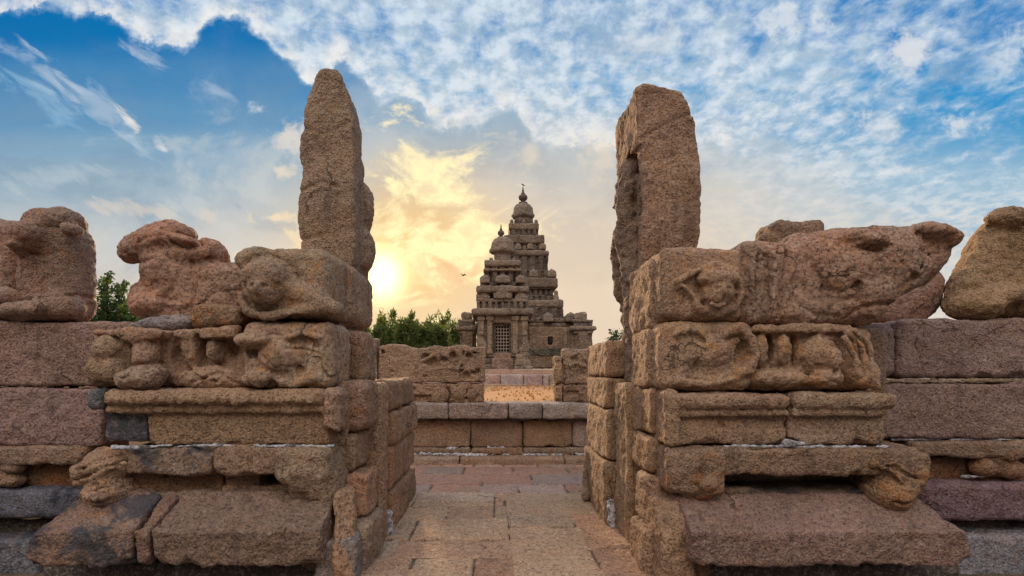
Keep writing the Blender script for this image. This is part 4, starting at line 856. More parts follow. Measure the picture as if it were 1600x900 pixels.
# lying bull, left: head turned out to the left, hump, long back running behind the head block
d = 4.05
ops = [('u', box(X_(214, d), X_(385, d), d + .06, d + .62, Z_(496, d), Z_(402, d), .13), 0),
       ('u', EB(226, 466, 20, 30, d, .24, dy=.28), .07), ('u', EB(240, 478, 34, 20, d, .22, dy=.16), .07),
       ('u', EB(260, 420, 45, 48, d, .22, dy=.24), .06),
       ('u', EB(252, 376, 44, 28, d, .21, dy=.22), .05), ('u', EB(212, 391, 26, 17, d, .15, ('Y', -.35), dy=.18), .05), ('u', EB(196, 397, 12, 12, d, .11, dy=.16), .03), ('u', EB(270, 362, 24, 15, d, .18, dy=.22), .03),
       ('u', EB(285, 374, 21, 7, d, .08, ('Y', .25), dy=.06), .02), ('s', pl([(258, 382), (280, 386), (300, 386)], d, .012, .0), .02), ('s', EB(226, 387, 4, 2.5, d, .03, dy=.035), .01),
       ('u', EB(321, 396, 27, 24, d, .20, dy=.26), .03), ('u', EB(300, 400, 40, 22, d, .2, dy=.26), .05), ('u', cap(W(262, 372, d + .2), W(203, 390, d + .16), .14, .095), .04), ('s', pl([(190, 426), (206, 418), (218, 420)], d + .16, .035, .0), .04), ('s', pl([(300, 376), (306, 388), (310, 396)], d, .02, .14), .03), ('s', pl([(272, 440), (268, 480)], d, .012, .03), .04), ('s', pl([(340, 470), (310, 482), (280, 490)], d, .010, .03), .03),
       ('u', pl([(214, 488), (260, 493), (330, 488)], d, .05, .12), .05)]
ops += [gr([(192, 402), (215, 408), (238, 402)], d, .012, .022), gr([(212, 376), (228, 370), (250, 366)], d, .010, .014), gr([(240, 378), (246, 382), (254, 378), (247, 374), (240, 378)], d, .007, .012), gr([(266, 360), (296, 366), (306, 380), (280, 384), (262, 374)], d, .010, .02),
        gr([(250, 408), (262, 440), (255, 478)], d, .012, .018), gr([(286, 400), (298, 440), (292, 480)], d, .014, .016), gr([(205, 476), (240, 462), (272, 470)], d, .012, .018), gr([(300, 480), (330, 455), (368, 452)], d, .014, .018), gr([(188, 392), (193, 396)], d, .008, .014)]
tag(carve('stone_bull', ops, M_BULL, None, h=.013, low=.010, chips=0, flake=.003, tint=T(.98, .90, .84, .02)), 'lying red granite bull with head and hump in profile, above the left pier', 'bull statue', G_B)
# seated bull at the far left, facing the viewer
d = 4.42
ops = [('u', box(X_(4, d), X_(124, d + .14), d + .05, d + .42, Z_(503, d), Z_(338, d), .15), 0),
       ('u', EB(78, 347, 46, 25, d, .2, dy=.2), .05), ('u', EB(52, 368, 30, 24, d, .22, ('Y', -.5), dy=.08), .05), ('u', EB(35, 385, 16, 13, d, .15, dy=.02), .03), ('u', EB(92, 342, 26, 19, d, .16, dy=.18), .04), ('u', cap(W(84, 352, d + .16), W(44, 380, d + .10), .13, .09), .03),
       ('u', EB(112, 358, 13, 12, d, .10, ('Y', .4), dy=.02), .02), ('s', pl([(102, 352), (116, 376), (132, 380)], d, .018, .0), .02), ('u', EB(90, 480, 34, 22, d, .2, dy=.1), .06), ('u', EB(50, 488, 46, 16, d, .24, dy=.10), .05),
       ('s', pl([(70, 400), (62, 440), (66, 470)], d, .018, -.01), .05), ('u', EB(108, 486, 16, 14, d, .16, dy=.1), .04), ('s', EB(68, 362, 4, 2, d, .02, dy=-.06), .01)]
ops += [gr([(38, 392), (60, 398), (86, 388)], d, .014, .022), gr([(56, 358), (70, 352), (84, 352)], d, .010, .014), gr([(98, 346), (122, 352), (134, 376), (118, 384), (102, 368)], d, .010, .02), gr([(24, 350), (10, 372), (14, 400)], d, .014, .02), gr([(62, 410), (56, 440), (64, 468)], d, .014, .018), gr([(70, 468), (100, 458), (132, 470)], d, .014, .024), gr([(14, 472), (46, 466), (70, 480)], d, .014, .02)]
tag(carve('stone_bull', ops, M_BULL, None, h=.0145, low=.013, chips=0, tint=T(.92, .90, .88, .08)), 'upright seated stone bull at the left edge of the photo, head lowered to the left', 'bull statue', G_B)
d = 4.6
ops = [('u', EB(-30, 400, 70, 66, d, .3, dy=.3), 0), ('u', EB(20, 352, 14, 10, d, .12, dy=.22), .03), ('u', box(X_(-120, d), X_(18, d), d, d + .6, Z_(498, d), Z_(345, d), .12), .05), ('u', EB(2, 468, 40, 18, d, .2, dy=-.1), .05)]
tag(carve('stone_bull', ops, M_BULL, None, h=.018, low=.018, chips=0, tint=T(.90, .86, .84, .08)), 'stone bull mostly cut off by the left edge, behind the seated one', 'bull statue', G_B)

# great bull on the right pier
d = 3.78
ops = [('u', box(X_(1160, d), X_(1395, d), d + .04, d + .72, Z_(505, d), Z_(372, d), .10), 0), ('u', EB(1335, 412, 105, 60, d, .34, dy=.36), .08), ('u', box(X_(1250, d), X_(1452, d), d + .06, d + .6, Z_(415, d), Z_(353, d), .12), .06),
       ('u', EB(1320, 420, 50, 46, d, .16, dy=.10), .08), ('u', EB(1390, 410, 66, 54, d, .20, dy=.16), .08),
       ('u', pl([(1246, 392), (1242, 420), (1236, 460), (1228, 492)], d, .022, .04), .02), ('s', pl([(1236, 392), (1230, 430), (1222, 480)], d, .016, .02), .03),
       ('s', EB(1196, 432, 14, 38, d, .06, dy=.02), .03), ('u', pl([(1182, 400), (1178, 440), (1182, 480)], d, .02, .03), .03), ('u', pl([(1212, 395), (1216, 440), (1210, 478)], d, .02, .03), .03),
       ('u', EB(1362, 377, 24, 11, d, .10, ('Y', .18), dy=.0), .025), ('s', pl([(1330, 388), (1350, 385), (1384, 392)], d - .03, .012, .0), .02), ('u', EB(1335, 372, 26, 12, d, .12, dy=.06), .04),
       ('u', EB(1456, 366, 40, 15, d, .2, ('Y', .22), dy=.16), .05), ('u', EB(1483, 375, 14, 13, d, .14, dy=.12), .04), ('s', pl([(1436, 384), (1455, 392), (1474, 394)], d - .0, .018, .02), .025),
       ('u', EB(1446, 405, 28, 42, d, .2, ('Y', .30), dy=.26), .05), ('u', EB(1462, 392, 20, 26, d, .14, dy=.22), .04), ('s', pl([(1405, 448), (1430, 432), (1448, 404), (1452, 386)], d, .018, .03), .03),
       ('s', ring(1375, 380, d, .23, 230, 330, .007, 10, dy=-.045), .015), ('s', ring(1325, 428, d, .12, 200, 330, .010, 8, dy=-.04), .02), ('u', EB(1345, 462, 48, 34, d, .24, dy=.22), .08), ('s', box(X_(1412, d), X_(1560, d), d - .3, d + .9, Z_(540, d), Z_(456, d), .06, ('Y', -.12)), .04),
       ('s', EB(1352, 508, 60, 14, d, .12, dy=.0), .04), ('s', pl([(1335, 440), (1340, 470)], d, .02, -.01), .05)]
ops += [gr([(1262, 368), (1270, 405), (1290, 440), (1300, 490)], d, .014, .018), gr([(1236, 388), (1230, 430), (1222, 495)], d, .012, .03), gr([(1395, 402), (1420, 425), (1436, 430)], d, .008, .014),
        gr([(1290, 448), (1316, 456), (1340, 446)], d, .016, .018), gr([(1338, 386), (1366, 392), (1392, 384)], d, .010, .03), gr([(1340, 366), (1364, 364), (1388, 376)], d, .010, .014), gr([(1444, 360), (1438, 384), (1452, 396), (1480, 392)], d, .012, .024), gr([(1464, 396), (1450, 425), (1418, 448)], d, .012, .022),
        gr([(1185, 400), (1196, 392), (1208, 402), (1206, 465), (1192, 478), (1184, 460), (1185, 400)], d, .009, .022), gr([(1330, 495), (1350, 478), (1400, 472)], d, .014, .022), gr([(1240, 470), (1280, 490), (1320, 492)], d, .014, .016)]
tag(carve('stone_bull', ops, M_BULL, None, h=.013, low=.010, chips=0, flake=.003, tint=T(.96, .90, .84, .02)), 'large lying red granite bull on top of the right pier, body bulging toward the viewer', 'bull statue', G_B)
d = 4.75
ops = [('u', EB(1434, 460, 36, 42, d, .22, dy=.24), 0), ('u', EB(1444, 446, 26, 34, d, .18, dy=.18), .05), ('u', box(X_(1380, d), X_(1466, d), d + .06, d + .36, Z_(505, d), Z_(450, d), .08), .05), ('s', pl([(1418, 448), (1450, 452), (1472, 440)], d - .02, .014, .0), .03)]
tag(carve('stone_bull', ops, M_BULL, None, h=.0155, low=.014, chips=0, tint=T(.80, .74, .74, .05)), 'rounded rump of a smaller bull half hidden behind the great bull on the right', 'bull statue', G_B)
d = 4.45
ops = [('u', prof([Z_(498, d), Z_(470, d), Z_(440, d), Z_(400, d), Z_(350, d), Z_(332, d), Z_(322, d)], [X_(p, d + .22) for p in (1500, 1486, 1492, 1512, 1536, 1550, 1572)], [X_(p, d) for p in (1690, 1700, 1690, 1680, 1670, 1655, 1640)],
                    [d + .10, d + .05, d + .08, d + .12, d + .12, d + .14, d + .2], [d + .42] * 7, .14), 0),
       ('u', EB(1530, 478, 38, 24, d, .2, dy=.12), .05), ('u', EB(1584, 340, 36, 17, d, .10, dy=.16), .06), ('s', pl([(1550, 362), (1565, 356), (1580, 340)], d + .02, .015, .0), .03), ('u', EB(1590, 468, 60, 24, d, .2, dy=.10), .05), ('s', EB(1610, 480, 40, 12, d, .10, dy=-.04), .05)]
tag(carve('stone_bull', ops, M_TAN, None, h=.0145, low=.018, mid=.012, chips=0, tint=T(1.0, .86, .66, .03)), 'conical headless stone bull at the right edge of the photo, its base yellowed', 'bull statue', G_B)
d = 5.4
ops = [('u', PB(1211, 1294, 341, 470, d, .5, .09), 0), ('u', PB(1192, 1240, 364, 470, d + .02, .4, .05), .02), ('u', PB(1170, 1330, 400, 560, d + .02, .6, .08), .02)]
tag(carve('stone_bull', ops, M_TAN, None, h=.02, low=.02, chips=0, tint=T(.80, .74, .68, .05)), 'broken stump of a stone statue rising behind the back of the great bull', 'bull statue', G_B)

# ------------------------------------------------------------------ retaining wall, relief slabs, platform
RT = thing('retaining_wall', 'low retaining wall of dressed blocks with projecting coping facing the passage', 'wall', (0, 9.8, 0))
rr = random.Random(4)
def course(root, name, edges, y0, y1, z0, z1, mat, tints, r=.02, h=.03, low=.008, **k):
    for (a, b), t in zip(zip(edges[:-1], edges[1:]), tints): carve(name, [('u', box(a + .006, b - .006, y0, y1, z0, z1, r), 0)], mat, root, h=h, tint=t, low=low, fine=.004, chips=3, **k)
e = lambda ps, d=9.5: [X_(p, d) for p in ps]
course(RT, 'coping_stone', e([540, 702, 794, 846, 925, 1060]), 9.28, 9.95, .63, TZ + .02, M_GREY, [T(1.35, 1.18, 1.05, .1), T(1.3, 1.08, .96, .1), T(1.3, 1.2, 1.08, .1), T(1.35, 1.22, 1.1, .1), T(1.3, 1.2, 1.1, .1)], .03)
carve('joint_course', [('u', box(-3.2, 3.3, 9.46, 9.95, .58, .625, .01), 0)], M_DARK, RT, h=.03, chips=0)
course(RT, 'wall_block', e([540, 736, 817, 894, 930, 1060]), 9.5, 9.95, .09, .585, M_TAN, [T(.95, .85, .78, .12), T(.85, .78, .75, .1), T(.95, .85, .72, .05), T(1.1, 1.15, 1.3, .1), T(.9, .85, .8, .1)], .02)
course(RT, 'ledge_stone', e([540, 736, 817, 925, 1060]), 9.42, 9.9, -.02, .085, M_TAN, [T(.75, .72, .72, .3), T(.95, .82, .75, .1), T(.8, .78, .78, .2), T(.8, .78, .78, .2)], .02)
course(RT, 'footing_stone', e([540, 718, 882, 925, 1060], 9.2), 9.10, 9.6, -.22, -.045, M_TAN, [T(1.0, .98, .96, .1), T(1.05, .95, .88, .1), T(.95, .9, .85, .1), T(.95, .9, .9, .1)], .02)
def mort2(parent, x0, x1, y, z, n, seed, zr):
    r = random.Random(seed); ops = []; x = x0
    while x < x1:
        L = r.uniform(.08, .3)
        if r.random() < n: ops.append(('u', cap((x, y + r.uniform(0, .04), z + r.uniform(-.01, .015)), (x + L, y + r.uniform(0, .04), z + r.uniform(-.01, .01)), zr * r.uniform(.7, 1.2)), .02))
        x += L
    return carve('mortar', ops, M_MORTAR, parent, h=.018, low=.02, lowf=9, mid=.01, fine=.004, chips=0)
mort2(RT, -1.5, 1.8, 9.36, -.03, .95, 3, .025)
mort2(RT, -.9, -.1, 9.44, .08, .8, 4, .02)

dr = 9.55
def relief_figure(cx, cz, s, d, kind):
    o = []
    if kind == 0: o = [('s', ell((cx - .12 * s, d, cz - .02), (.15 * s, .10, .08 * s), ('Y', .5)), .02), ('s', ell((cx + .1 * s, d, cz + .03), (.11 * s, .09, .06 * s), ('Y', -.4)), .02), ('u', line([(cx - .22 * s, d, cz - .02), (cx - .02, d, cz + .1 * s), (cx + .2 * s, d, cz + .02), (cx + .26 * s, d, cz + .12 * s)], .018 * s), .015)]
    if kind == 1: o = [('s', ell((cx, d, cz), (.06 * s, .09, .08 * s)), .02), ('u', ring((cx / d * F + CX), CY - (cz - EYE) / d * F, d, .1 * s, 0, 300, .016, 8), .015)]
    if kind == 2: o = [('s', ell((cx, d, cz), (.05 * s, .05, .03 * s)), .02)]
    return o
x0, x1, z0, z1 = X_(591, dr), X_(758, dr), Z_(598, dr), Z_(539, dr)
ops = [('u', box(x0, x1, dr, dr + .34, z0, z1, .035), 0), ('s', ell((X_(655, dr), dr + .15, z1 + .03), (.24, .4, .09)), .06), ('s', ell((X_(745, dr), dr + .15, z1 + .035), (.18, .4, .09)), .05), ('s', ell((X_(700, dr), dr + .15, z1 + .04), (.14, .4, .07)), .05)]
for px, py, s, k in ((686, 562, 1.35, 0), (708, 555, 1.1, 1), (665, 588, .6, 2), (598, 550, .6, 1), (738, 552, .7, 0), (671, 571, .6, 2), (735, 583, .9, 0), (720, 572, .8, 2), (612, 580, .7, 2)): ops += relief_figure(X_(px, dr), Z_(py, dr), s, dr, k)
ops += [('u', pl([(680, 577), (700, 574), (715, 577), (724, 560), (728, 548)], dr, .022), .02)]
tag(carve('relief_slab', ops, M_RELIEF, None, h=.02, low=.016, lowf=3.0, mid=.008, fine=.005, tint=T(1.0, .92, .84, .03), chips=0), 'long low slab carved with worn reliefs left of the temple opening', 'relief')
tag(carve('relief_footing', [('u', box(X_(640, dr), x1 - .03, dr - .06, dr + .3, TZ + .02, z0 - .02, .03), 0), ('s', E(700, 616, 5, 12, dr - .06, .07), .02), ('s', E(735, 616, 14, 10, dr - .06, .06), .02), ('u', E(688, 618, 14, 14, dr - .06, .05), .02), ('u', E(718, 615, 11, 11, dr - .06, .05), .02), ('u', E(737, 616, 8, 8, dr - .06, .05), .02),
                             ('s', box(X_(646, dr), X_(674, dr), dr - .1, dr - .0, Z_(628, dr), Z_(617, dr), .01), .01)], M_RELIEF, None, h=.018, low=.012, tint=T(.82, .72, .64, .15), chips=3), 'carved lower stones under the long relief slab, standing on the coping', 'relief')
tag(carve('upright_slab', [('u', PB(540, 588, 528, 628, 9.5, .3, .03), 0)], M_RELIEF, None, h=.025, tint=T(.95, .9, .82, .05)), 'plain upright slab just left of the long relief slab', 'stone')
x0, x1 = X_(880, dr), X_(935, dr)
ops = [('u', box(x0, x1, dr, dr + .3, Z_(600, dr), Z_(545, dr), .04), 0), ('s', E(897, 560, 8, 6, dr, .05, ('Y', .4)), .02), ('u', pl([(887, 575), (900, 568), (915, 572)], dr, .025), .02), ('u', pl([(894, 556), (905, 550), (914, 560)], dr, .02), .02), ('s', E(905, 585, 10, 5, dr, .03), .02)]
tag(carve('relief_slab', ops, M_RELIEF, None, h=.018, low=.018, lowf=4, mid=.01, tint=T(.88, .82, .76, .06), chips=0), 'worn round-topped relief slab right of the temple opening', 'relief')
tag(carve('relief_footing', [('u', PB(880, 935, 602, 629, dr - .05, .35, .03), 0), ('s', PB(886, 906, 611, 619, dr - .1, .09, .01), .01)], M_RELIEF, None, h=.018, low=.01, tint=T(.85, .74, .68, .1), chips=3), 'notched footing stone under the round-topped relief slab', 'relief')
ps = thing('stone_post', 'upright two-piece stone post at the right edge of the temple opening', 'post', (X_(873, dr), dr, TZ))
carve('post_stone', [('u', PB(867, 879, 556, 600, dr - .08, .35, .02), 0)], M_RELIEF, ps, h=.016, tint=T(1.0, .88, .74))
carve('post_stone', [('u', PB(868, 879, 601, 627, dr - .06, .33, .02), 0)], M_RELIEF, ps, h=.016, tint=T(1.0, .85, .7))

# stepped platform in front of the temple
PT = thing('stone_platform', 'low stepped platform of grey blocks in front of the temple', 'platform', (1, 22, TZ))
dp = 21.5
course(PT, 'platform_block', [X_(p, dp) for p in (600, 700, 782, 818, 848, 858, 980, 1060)], dp, dp + 2, TZ - .1, Z_(585, dp), M_GREY, [T(1.8, 1.6, 1.45, .05), T(1.9, 1.45, 1.3), T(1.9, 1.7, 1.65), T(1.9, 1.5, 1.4), T(1.8, 1.6, 1.5), T(1.7, 1.5, 1.4), T(1.7, 1.5, 1.4)], .03, h=.05)
carve('platform_top', [('u', box(X_(600, dp), X_(1060, dp), dp + .6, 34, TZ - .1, 1.47, .03), 0)], M_TAN, PT, h=.12, low=.01, fine=.0, chips=0, flake=0, tint=T(1.1, .9, .85))
carve('kerb_stone', [('u', box(X_(740, dp), X_(822, dp), dp - .6, dp - .1, TZ - .1, TZ + .07, .03), 0)], M_RELIEF, PT, h=.05, tint=T(1.2, 1.05, .95), chips=0)
course(PT, 'step_block', [X_(p, 24) for p in (750, 800, 868, 960)], 24, 33.5, 1.3, Z_(577, 24), M_RELIEF, [T(1.1, .95, .9), T(1.15, 1.0, .92), T(1.1, .95, .9)], .03, h=.12)

# ------------------------------------------------------------------ temple
TB = 1.45
def tier(root, name, cx, cy, hx, hy, z0, z1, mat=M_TEMPLE, r=.06, h=.065, tint=None, notch=None, flare=0.0, low=.026, extra=()):
    ops = [('u', box(cx - hx, cx + hx, cy - hy, cy + hy, z0, z1, r), 0)] + list(extra)
    if notch:                                          # row of small carved blocks along both faces
        per, dep = notch
        def nf(X, Y, Z):
            a = np.abs(((X - cx) / per) % 1.0 - .5) * per - per * .16; b = np.abs(((Y - cy) / per) % 1.0 - .5) * per - per * .16
            fx = np.maximum(a, (cy - hy + dep) * -1 + Y); fy = np.maximum(b, (hx - dep) - np.abs(X - cx))
            zz = np.abs(Z - (z0 + z1) / 2) - (z1 - z0) * .42
            return np.maximum(np.minimum(fx, fy), zz)
        nf.bb = (0,) * 6
        ops.append(('s', nf, .02))
    return carve(name, ops, mat, root, h=h, low=low, lowf=.9, flake=.012, mid=low * .5, fine=.012, chips=0, tint=tint, pad=.12)


def kuta(root, cx, cy, z0, w, hgt, mat=M_TEMPLE, name='mini_shrine', tint=None, long=1.0):
    """little domed corner shrine: block, neck, rounded roof"""
    return carve(name, [('u', box(cx - w * long, cx + w * long, cy - w, cy + w, z0, z0 + hgt * .38, .03), 0), ('u', ell((cx, cy, z0 + hgt * .52), (w * 1.05 * long, w * 1.05, hgt * .44)), .04), ('u', ell((cx, cy, z0 + hgt * .98), (w * .2, w * .2, hgt * .12)), .02)], mat, root, h=.06, low=.02, lowf=1.5, fine=.01, chips=0, tint=tint)


def dome(root, cx, cy, z0, z1, r, neck_r, z_neck, mat=M_TEMPLE, tint=None):
    """octagonal neck and bell-shaped crown"""
    def oct_(X, Y, r_): 
        a, b = np.abs(X - cx), np.abs(Y - cy); return np.maximum(np.maximum(a, b), (a + b) * .7071) - r_
    zs = [z_neck, z0 - .02, z0, z0 + .10 * (z1 - z0), z0 + .3 * (z1 - z0), z0 + .6 * (z1 - z0), z0 + .85 * (z1 - z0), z1]
    rs = [neck_r, neck_r, r * 1.0, r * 1.06, r * 1.02, r * .97, r * .74, r * .30]
    def f(X, Y, Z): return np.maximum(oct_(X, Y, np.interp(Z, zs, rs)) * .8, np.maximum(zs[0] - Z, Z - z1))
    f.bb = (cx - r * 1.1, cx + r * 1.1, cy - r * 1.1, cy + r * 1.1, z_neck, z1)
    nz_ = [('s', ell((cx + r * math.cos(a), cy + r * math.sin(a), z0 - (z0 - z_neck) * .4), (r * .16, r * .16, (z0 - z_neck) * .35)), .03) for a in [math.radians(q) for q in range(0, 360, 45)]]
    gav = [('u', ell((cx + s * r * .98 * c_, cy - r * .98 * (1 - abs(c_)), z0 + .16 * (z1 - z0)), (r * .22, r * .22, r * .24)), .05) for s in (1, -1) for c_ in (0, 1)]
    return carve('dome', [('u', f, 0)] + nz_ + gav, mat, root, h=.055, low=.02, lowf=1.5, fine=.012, chips=0, tint=tint)


def finial(root, cx, cy, z0, z1, r, mat=M_METAL):
    H = z1 - z0; prof_ = [(0, .9), (.06, 1.0), (.10, .5), (.16, .45), (.22, .8), (.34, 1.0), (.46, .85), (.54, .4), (.58, .5), (.62, .3), (.80, .18), (1, .04)]
    V = []; Q = []; n = 20
    for t, q in prof_:
        for i in range(n): a = 2 * math.pi * i / n; V.append((cx + r * q * math.cos(a), cy + r * q * math.sin(a), z0 + H * t))
    for j in range(len(prof_) - 1):
        for i in range(n): Q.append((j * n + i, j * n + (i + 1) % n, (j + 1) * n + (i + 1) % n, (j + 1) * n + i))
    return np_mesh('finial', np.array(V), np.array(Q), mat, root)


# ---- small front shrine
dS = 34.0
S = thing('temple_shrine', 'smaller front temple tower with a latticed stone door at its base', 'temple', (X_(785, dS), dS + 2.4, TB), 'weathered stone temple towers')
sx = lambda p: X_(p, dS)
def zS(py): return Z_(py, dS)
scy = dS + 2.15; scx = 10.0 / F * scy
CUR = [2.0]
def shw(w): q = (10.0 + w) / F; return (q * scy - scx) / (1 + q)
wpx = lambda w: shw(w)
zb = zS(583)
# base mouldings
tier(S, 'base_moulding', scx, scy, wpx(44), wpx(44), TB - .1, zS(568), r=.08)
tier(S, 'base_moulding', scx, scy, wpx(41), wpx(41), zS(568), zS(558), M_TEMPLE_D, r=.05)
tier(S, 'base_moulding', scx, scy, wpx(43), wpx(43), zS(558), zS(551), r=.05)
yf = scy - wpx(40)
door_cut = [('s', box(sx(771), sx(799), yf - .5, yf + .75, zS(556), zS(504), .02), .01)]
tier(S, 'wall', scx, scy, wpx(40), wpx(40), zS(552), zS(491), r=.05, extra=door_cut, h=.065)
# pilasters and the figures against them
for p0, p1 in ((747, 756), (761, 769), (801, 810), (816, 825)):
    carve('pilaster', [('u', box(sx(p0), sx(p1), yf - .16, yf + .3, zS(552), zS(494), .05), 0), ('u', box(sx(p0) - .08, sx(p1) + .08, yf - .24, yf + .2, zS(500), zS(493), .04), .03), ('u', box(sx(p0) - .06, sx(p1) + .06, yf - .22, yf + .2, zS(553), zS(546), .04), .03)], M_TEMPLE, S, h=.055, low=.03, lowf=1.5, chips=0, tint=T(1.05, 1, .95, .05))
for p in (752, 820):
    carve('relief_figure', [('u', ell((sx(p), yf - .14, zS(538)), (.24, .2, .62)), 0), ('u', ell((sx(p), yf - .22, zS(521)), (.17, .18, .2)), .08), ('u', ell((sx(p - 5), yf - .18, zS(548)), (.15, .18, .3)), .08), ('u', ell((sx(p + 5), yf - .15, zS(543)), (.14, .18, .4)), .08)], M_TEMPLE, S, h=.05, low=.05, lowf=2.2, chips=0)
dl = carve('grille_surround', [('u', box(sx(771), sx(799.5), yf + .25, yf + .55, zS(556), zS(503), .03), 0), ('s', box(sx(774.5), sx(796), yf + .1, yf + .7, zS(549), zS(508), .02), .0)], M_TEMPLE_D, S, h=.05, low=.01, fine=.004, chips=0)
# lattice: 5 x 9 pierced openings
lat = []
gx0, gx1, gz0, gz1 = sx(773.5), sx(796.5), zS(549.5), zS(507)
nx_, nz_ = 5, 8
def lattice(X, Y, Z):
    fx_ = np.abs(((X - gx0) / (gx1 - gx0) * nx_) % 1 - .5) * (gx1 - gx0) / nx_; fz_ = np.abs(((Z - gz0) / (gz1 - gz0) * nz_) % 1 - .5) * (gz1 - gz0) / nz_
    return np.maximum(np.maximum(fx_ - .068, fz_ - .082), (fx_ + fz_) * .7071 - .092)
lattice.bb = (0,) * 6
carve('lattice_door', [('u', box(gx0, gx1, yf + .36, yf + .46, gz0, gz1, .01), 0), ('s', lattice, 0)], M_GRILLE, dl, h=.028, low=0.004, mid=0, fine=0, chips=0, flake=0)
carve('dark_interior', [('u', box(gx0 - .05, gx1 + .05, yf + .68, yf + .76, gz0 - .1, gz1 + .1, .01), 0)], M_HOLE, S, h=.05, low=0.002, mid=0, fine=0, chips=0, flake=0)
carve('door_step', [('u', box(sx(768), sx(802), yf - .55, yf + .2, TB - .05, zS(560), .05), 0), ('u', box(sx(771), sx(799), yf - .25, yf + .3, zS(560), zS(551), .04), .0)], M_TEMPLE, S, h=.06, low=.03, chips=0, tint=T(1.0, .85, .85))
carve('stair', [('u', box(sx(803), sx(832), yf - .9, yf + .1, TB - .05, zS(572), .05), 0), ('u', box(sx(804), sx(829), yf - .6, yf + .1, zS(572), zS(562), .05), 0), ('u', box(sx(806), sx(826), yf - .35, yf + .1, zS(562), zS(553), .05), 0)], M_TEMPLE, S, h=.055, low=.03, chips=0)
def zq(p):                                          # height of a photo row on the tier's own front face
    w = np.interp(p, [348, 390, 407, 424, 443, 457, 471, 492], [.3, .7, 1.2, 1.1, 1.25, 1.7, 1.7, 2.0]); return Z_(p, scy - w)
tier(S, 'cornice', scx, scy, wpx(50), wpx(50), zq(492), zq(482.5), r=.14, low=.03)
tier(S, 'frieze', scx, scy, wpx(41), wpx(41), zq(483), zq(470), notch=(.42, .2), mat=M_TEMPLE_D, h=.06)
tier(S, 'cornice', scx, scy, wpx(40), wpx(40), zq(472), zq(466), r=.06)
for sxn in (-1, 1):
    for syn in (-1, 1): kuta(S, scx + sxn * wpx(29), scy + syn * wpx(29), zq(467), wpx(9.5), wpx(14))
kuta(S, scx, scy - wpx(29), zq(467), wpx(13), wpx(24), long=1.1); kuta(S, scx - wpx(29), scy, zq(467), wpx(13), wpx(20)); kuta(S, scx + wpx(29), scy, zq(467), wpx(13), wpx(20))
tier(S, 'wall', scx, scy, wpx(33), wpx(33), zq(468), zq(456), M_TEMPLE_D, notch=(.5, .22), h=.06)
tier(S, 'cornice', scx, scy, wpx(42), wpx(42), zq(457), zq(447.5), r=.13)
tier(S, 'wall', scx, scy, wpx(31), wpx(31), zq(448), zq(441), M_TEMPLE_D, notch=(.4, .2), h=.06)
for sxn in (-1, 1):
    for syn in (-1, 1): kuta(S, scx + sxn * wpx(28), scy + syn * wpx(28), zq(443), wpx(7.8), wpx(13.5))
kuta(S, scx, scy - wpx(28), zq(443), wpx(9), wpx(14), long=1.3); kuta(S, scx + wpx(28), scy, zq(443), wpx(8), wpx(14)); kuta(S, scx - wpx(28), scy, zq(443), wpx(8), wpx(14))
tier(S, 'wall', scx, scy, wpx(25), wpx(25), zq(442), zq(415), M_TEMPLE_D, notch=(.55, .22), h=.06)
tier(S, 'cornice', scx, scy, wpx(30), wpx(30), zq(424), zq(420), r=.05)
tier(S, 'cornice', scx, scy, wpx(29), wpx(29), zq(416), zq(406), r=.12)
for sxn in (-1, 1):
    for syn in (-1, 1): kuta(S, scx + sxn * wpx(18), scy + syn * wpx(18), zq(407), wpx(3.2), wpx(7), name='crouching_bull')
dome(S, scx, scy, zq(392), zq(368), wpx(18), wpx(13), zq(406))
finial(S, scx - .1, scy, zq(369), zq(348), wpx(5.6), M_TEMPLE_D)

# ---- great tower behind
dG = 41.0
G = thing('temple_tower', 'tall stepped pyramidal temple tower crowned by a bulbous finial', 'temple', (X_(817.5, dG), dG + 4.6, TB), 'weathered stone temple towers')
gx = lambda p: X_(p, dG)
zG = lambda p: Z_(p, dG)
wg = lambda w: w / F * dG
gcy = dG + 4.4; gcx = 42.5 / F * gcy
def ghw(w): q = (42.5 + w) / F; return (q * gcy - gcx) / (1 + q)
def gz(py, hw): return Z_(py, gcy - hw)
tiers = [  # half width px, y bottom, y top, kind
    (84, 575, 562, 'base_moulding', None, .08), (80, 562, 510, 'wall', (1.2, .16), .05), (91, 511, 502.5, 'cornice', None, .16), (80, 503, 496, 'frieze', (.5, .14), .04),
    (66, 497, 480, 'wall', (.8, .16), .05), (63, 481, 468, 'cornice', None, .2), (54, 470, 461, 'frieze', (.5, .14), .05), (50, 462, 450, 'wall', (.45, .18), .04), (50.5, 451, 448, 'cornice', None, .05),
    (54.5, 449, 433, 'cornice', None, .17), (46, 435, 422, 'wall', (.6, .15), .05), (42, 424, 398, 'wall', (.7, .15), .05), (41, 399, 390.5, 'cornice', None, .14),
    (34, 392, 378, 'wall', (.45, .15), .05), (33.5, 380, 366.5, 'cornice', None, .12), (26, 368, 357, 'wall', (.45, .14), .05), (25, 358.5, 348, 'cornice', None, .13), (18, 350, 342, 'frieze', (.35, .1), .04)]
for i, (w, yb, yt, nm, nt, r) in enumerate(tiers):
    if nm in ('wall', 'frieze') and w < 70: w -= 2.5
    k = ghw(w); tier(G, nm, gcx, gcy, k, k if w < 80 else ghw(72), gz(yb, k), gz(yt, k), M_TEMPLE if (nm in ('cornice', 'base_moulding') or w == 80) else M_TEMPLE_D, r=r, notch=nt, h=.08 if w > 60 else .06, tint=T(.86, .84, .82, .1 if nm == 'wall' else 0))
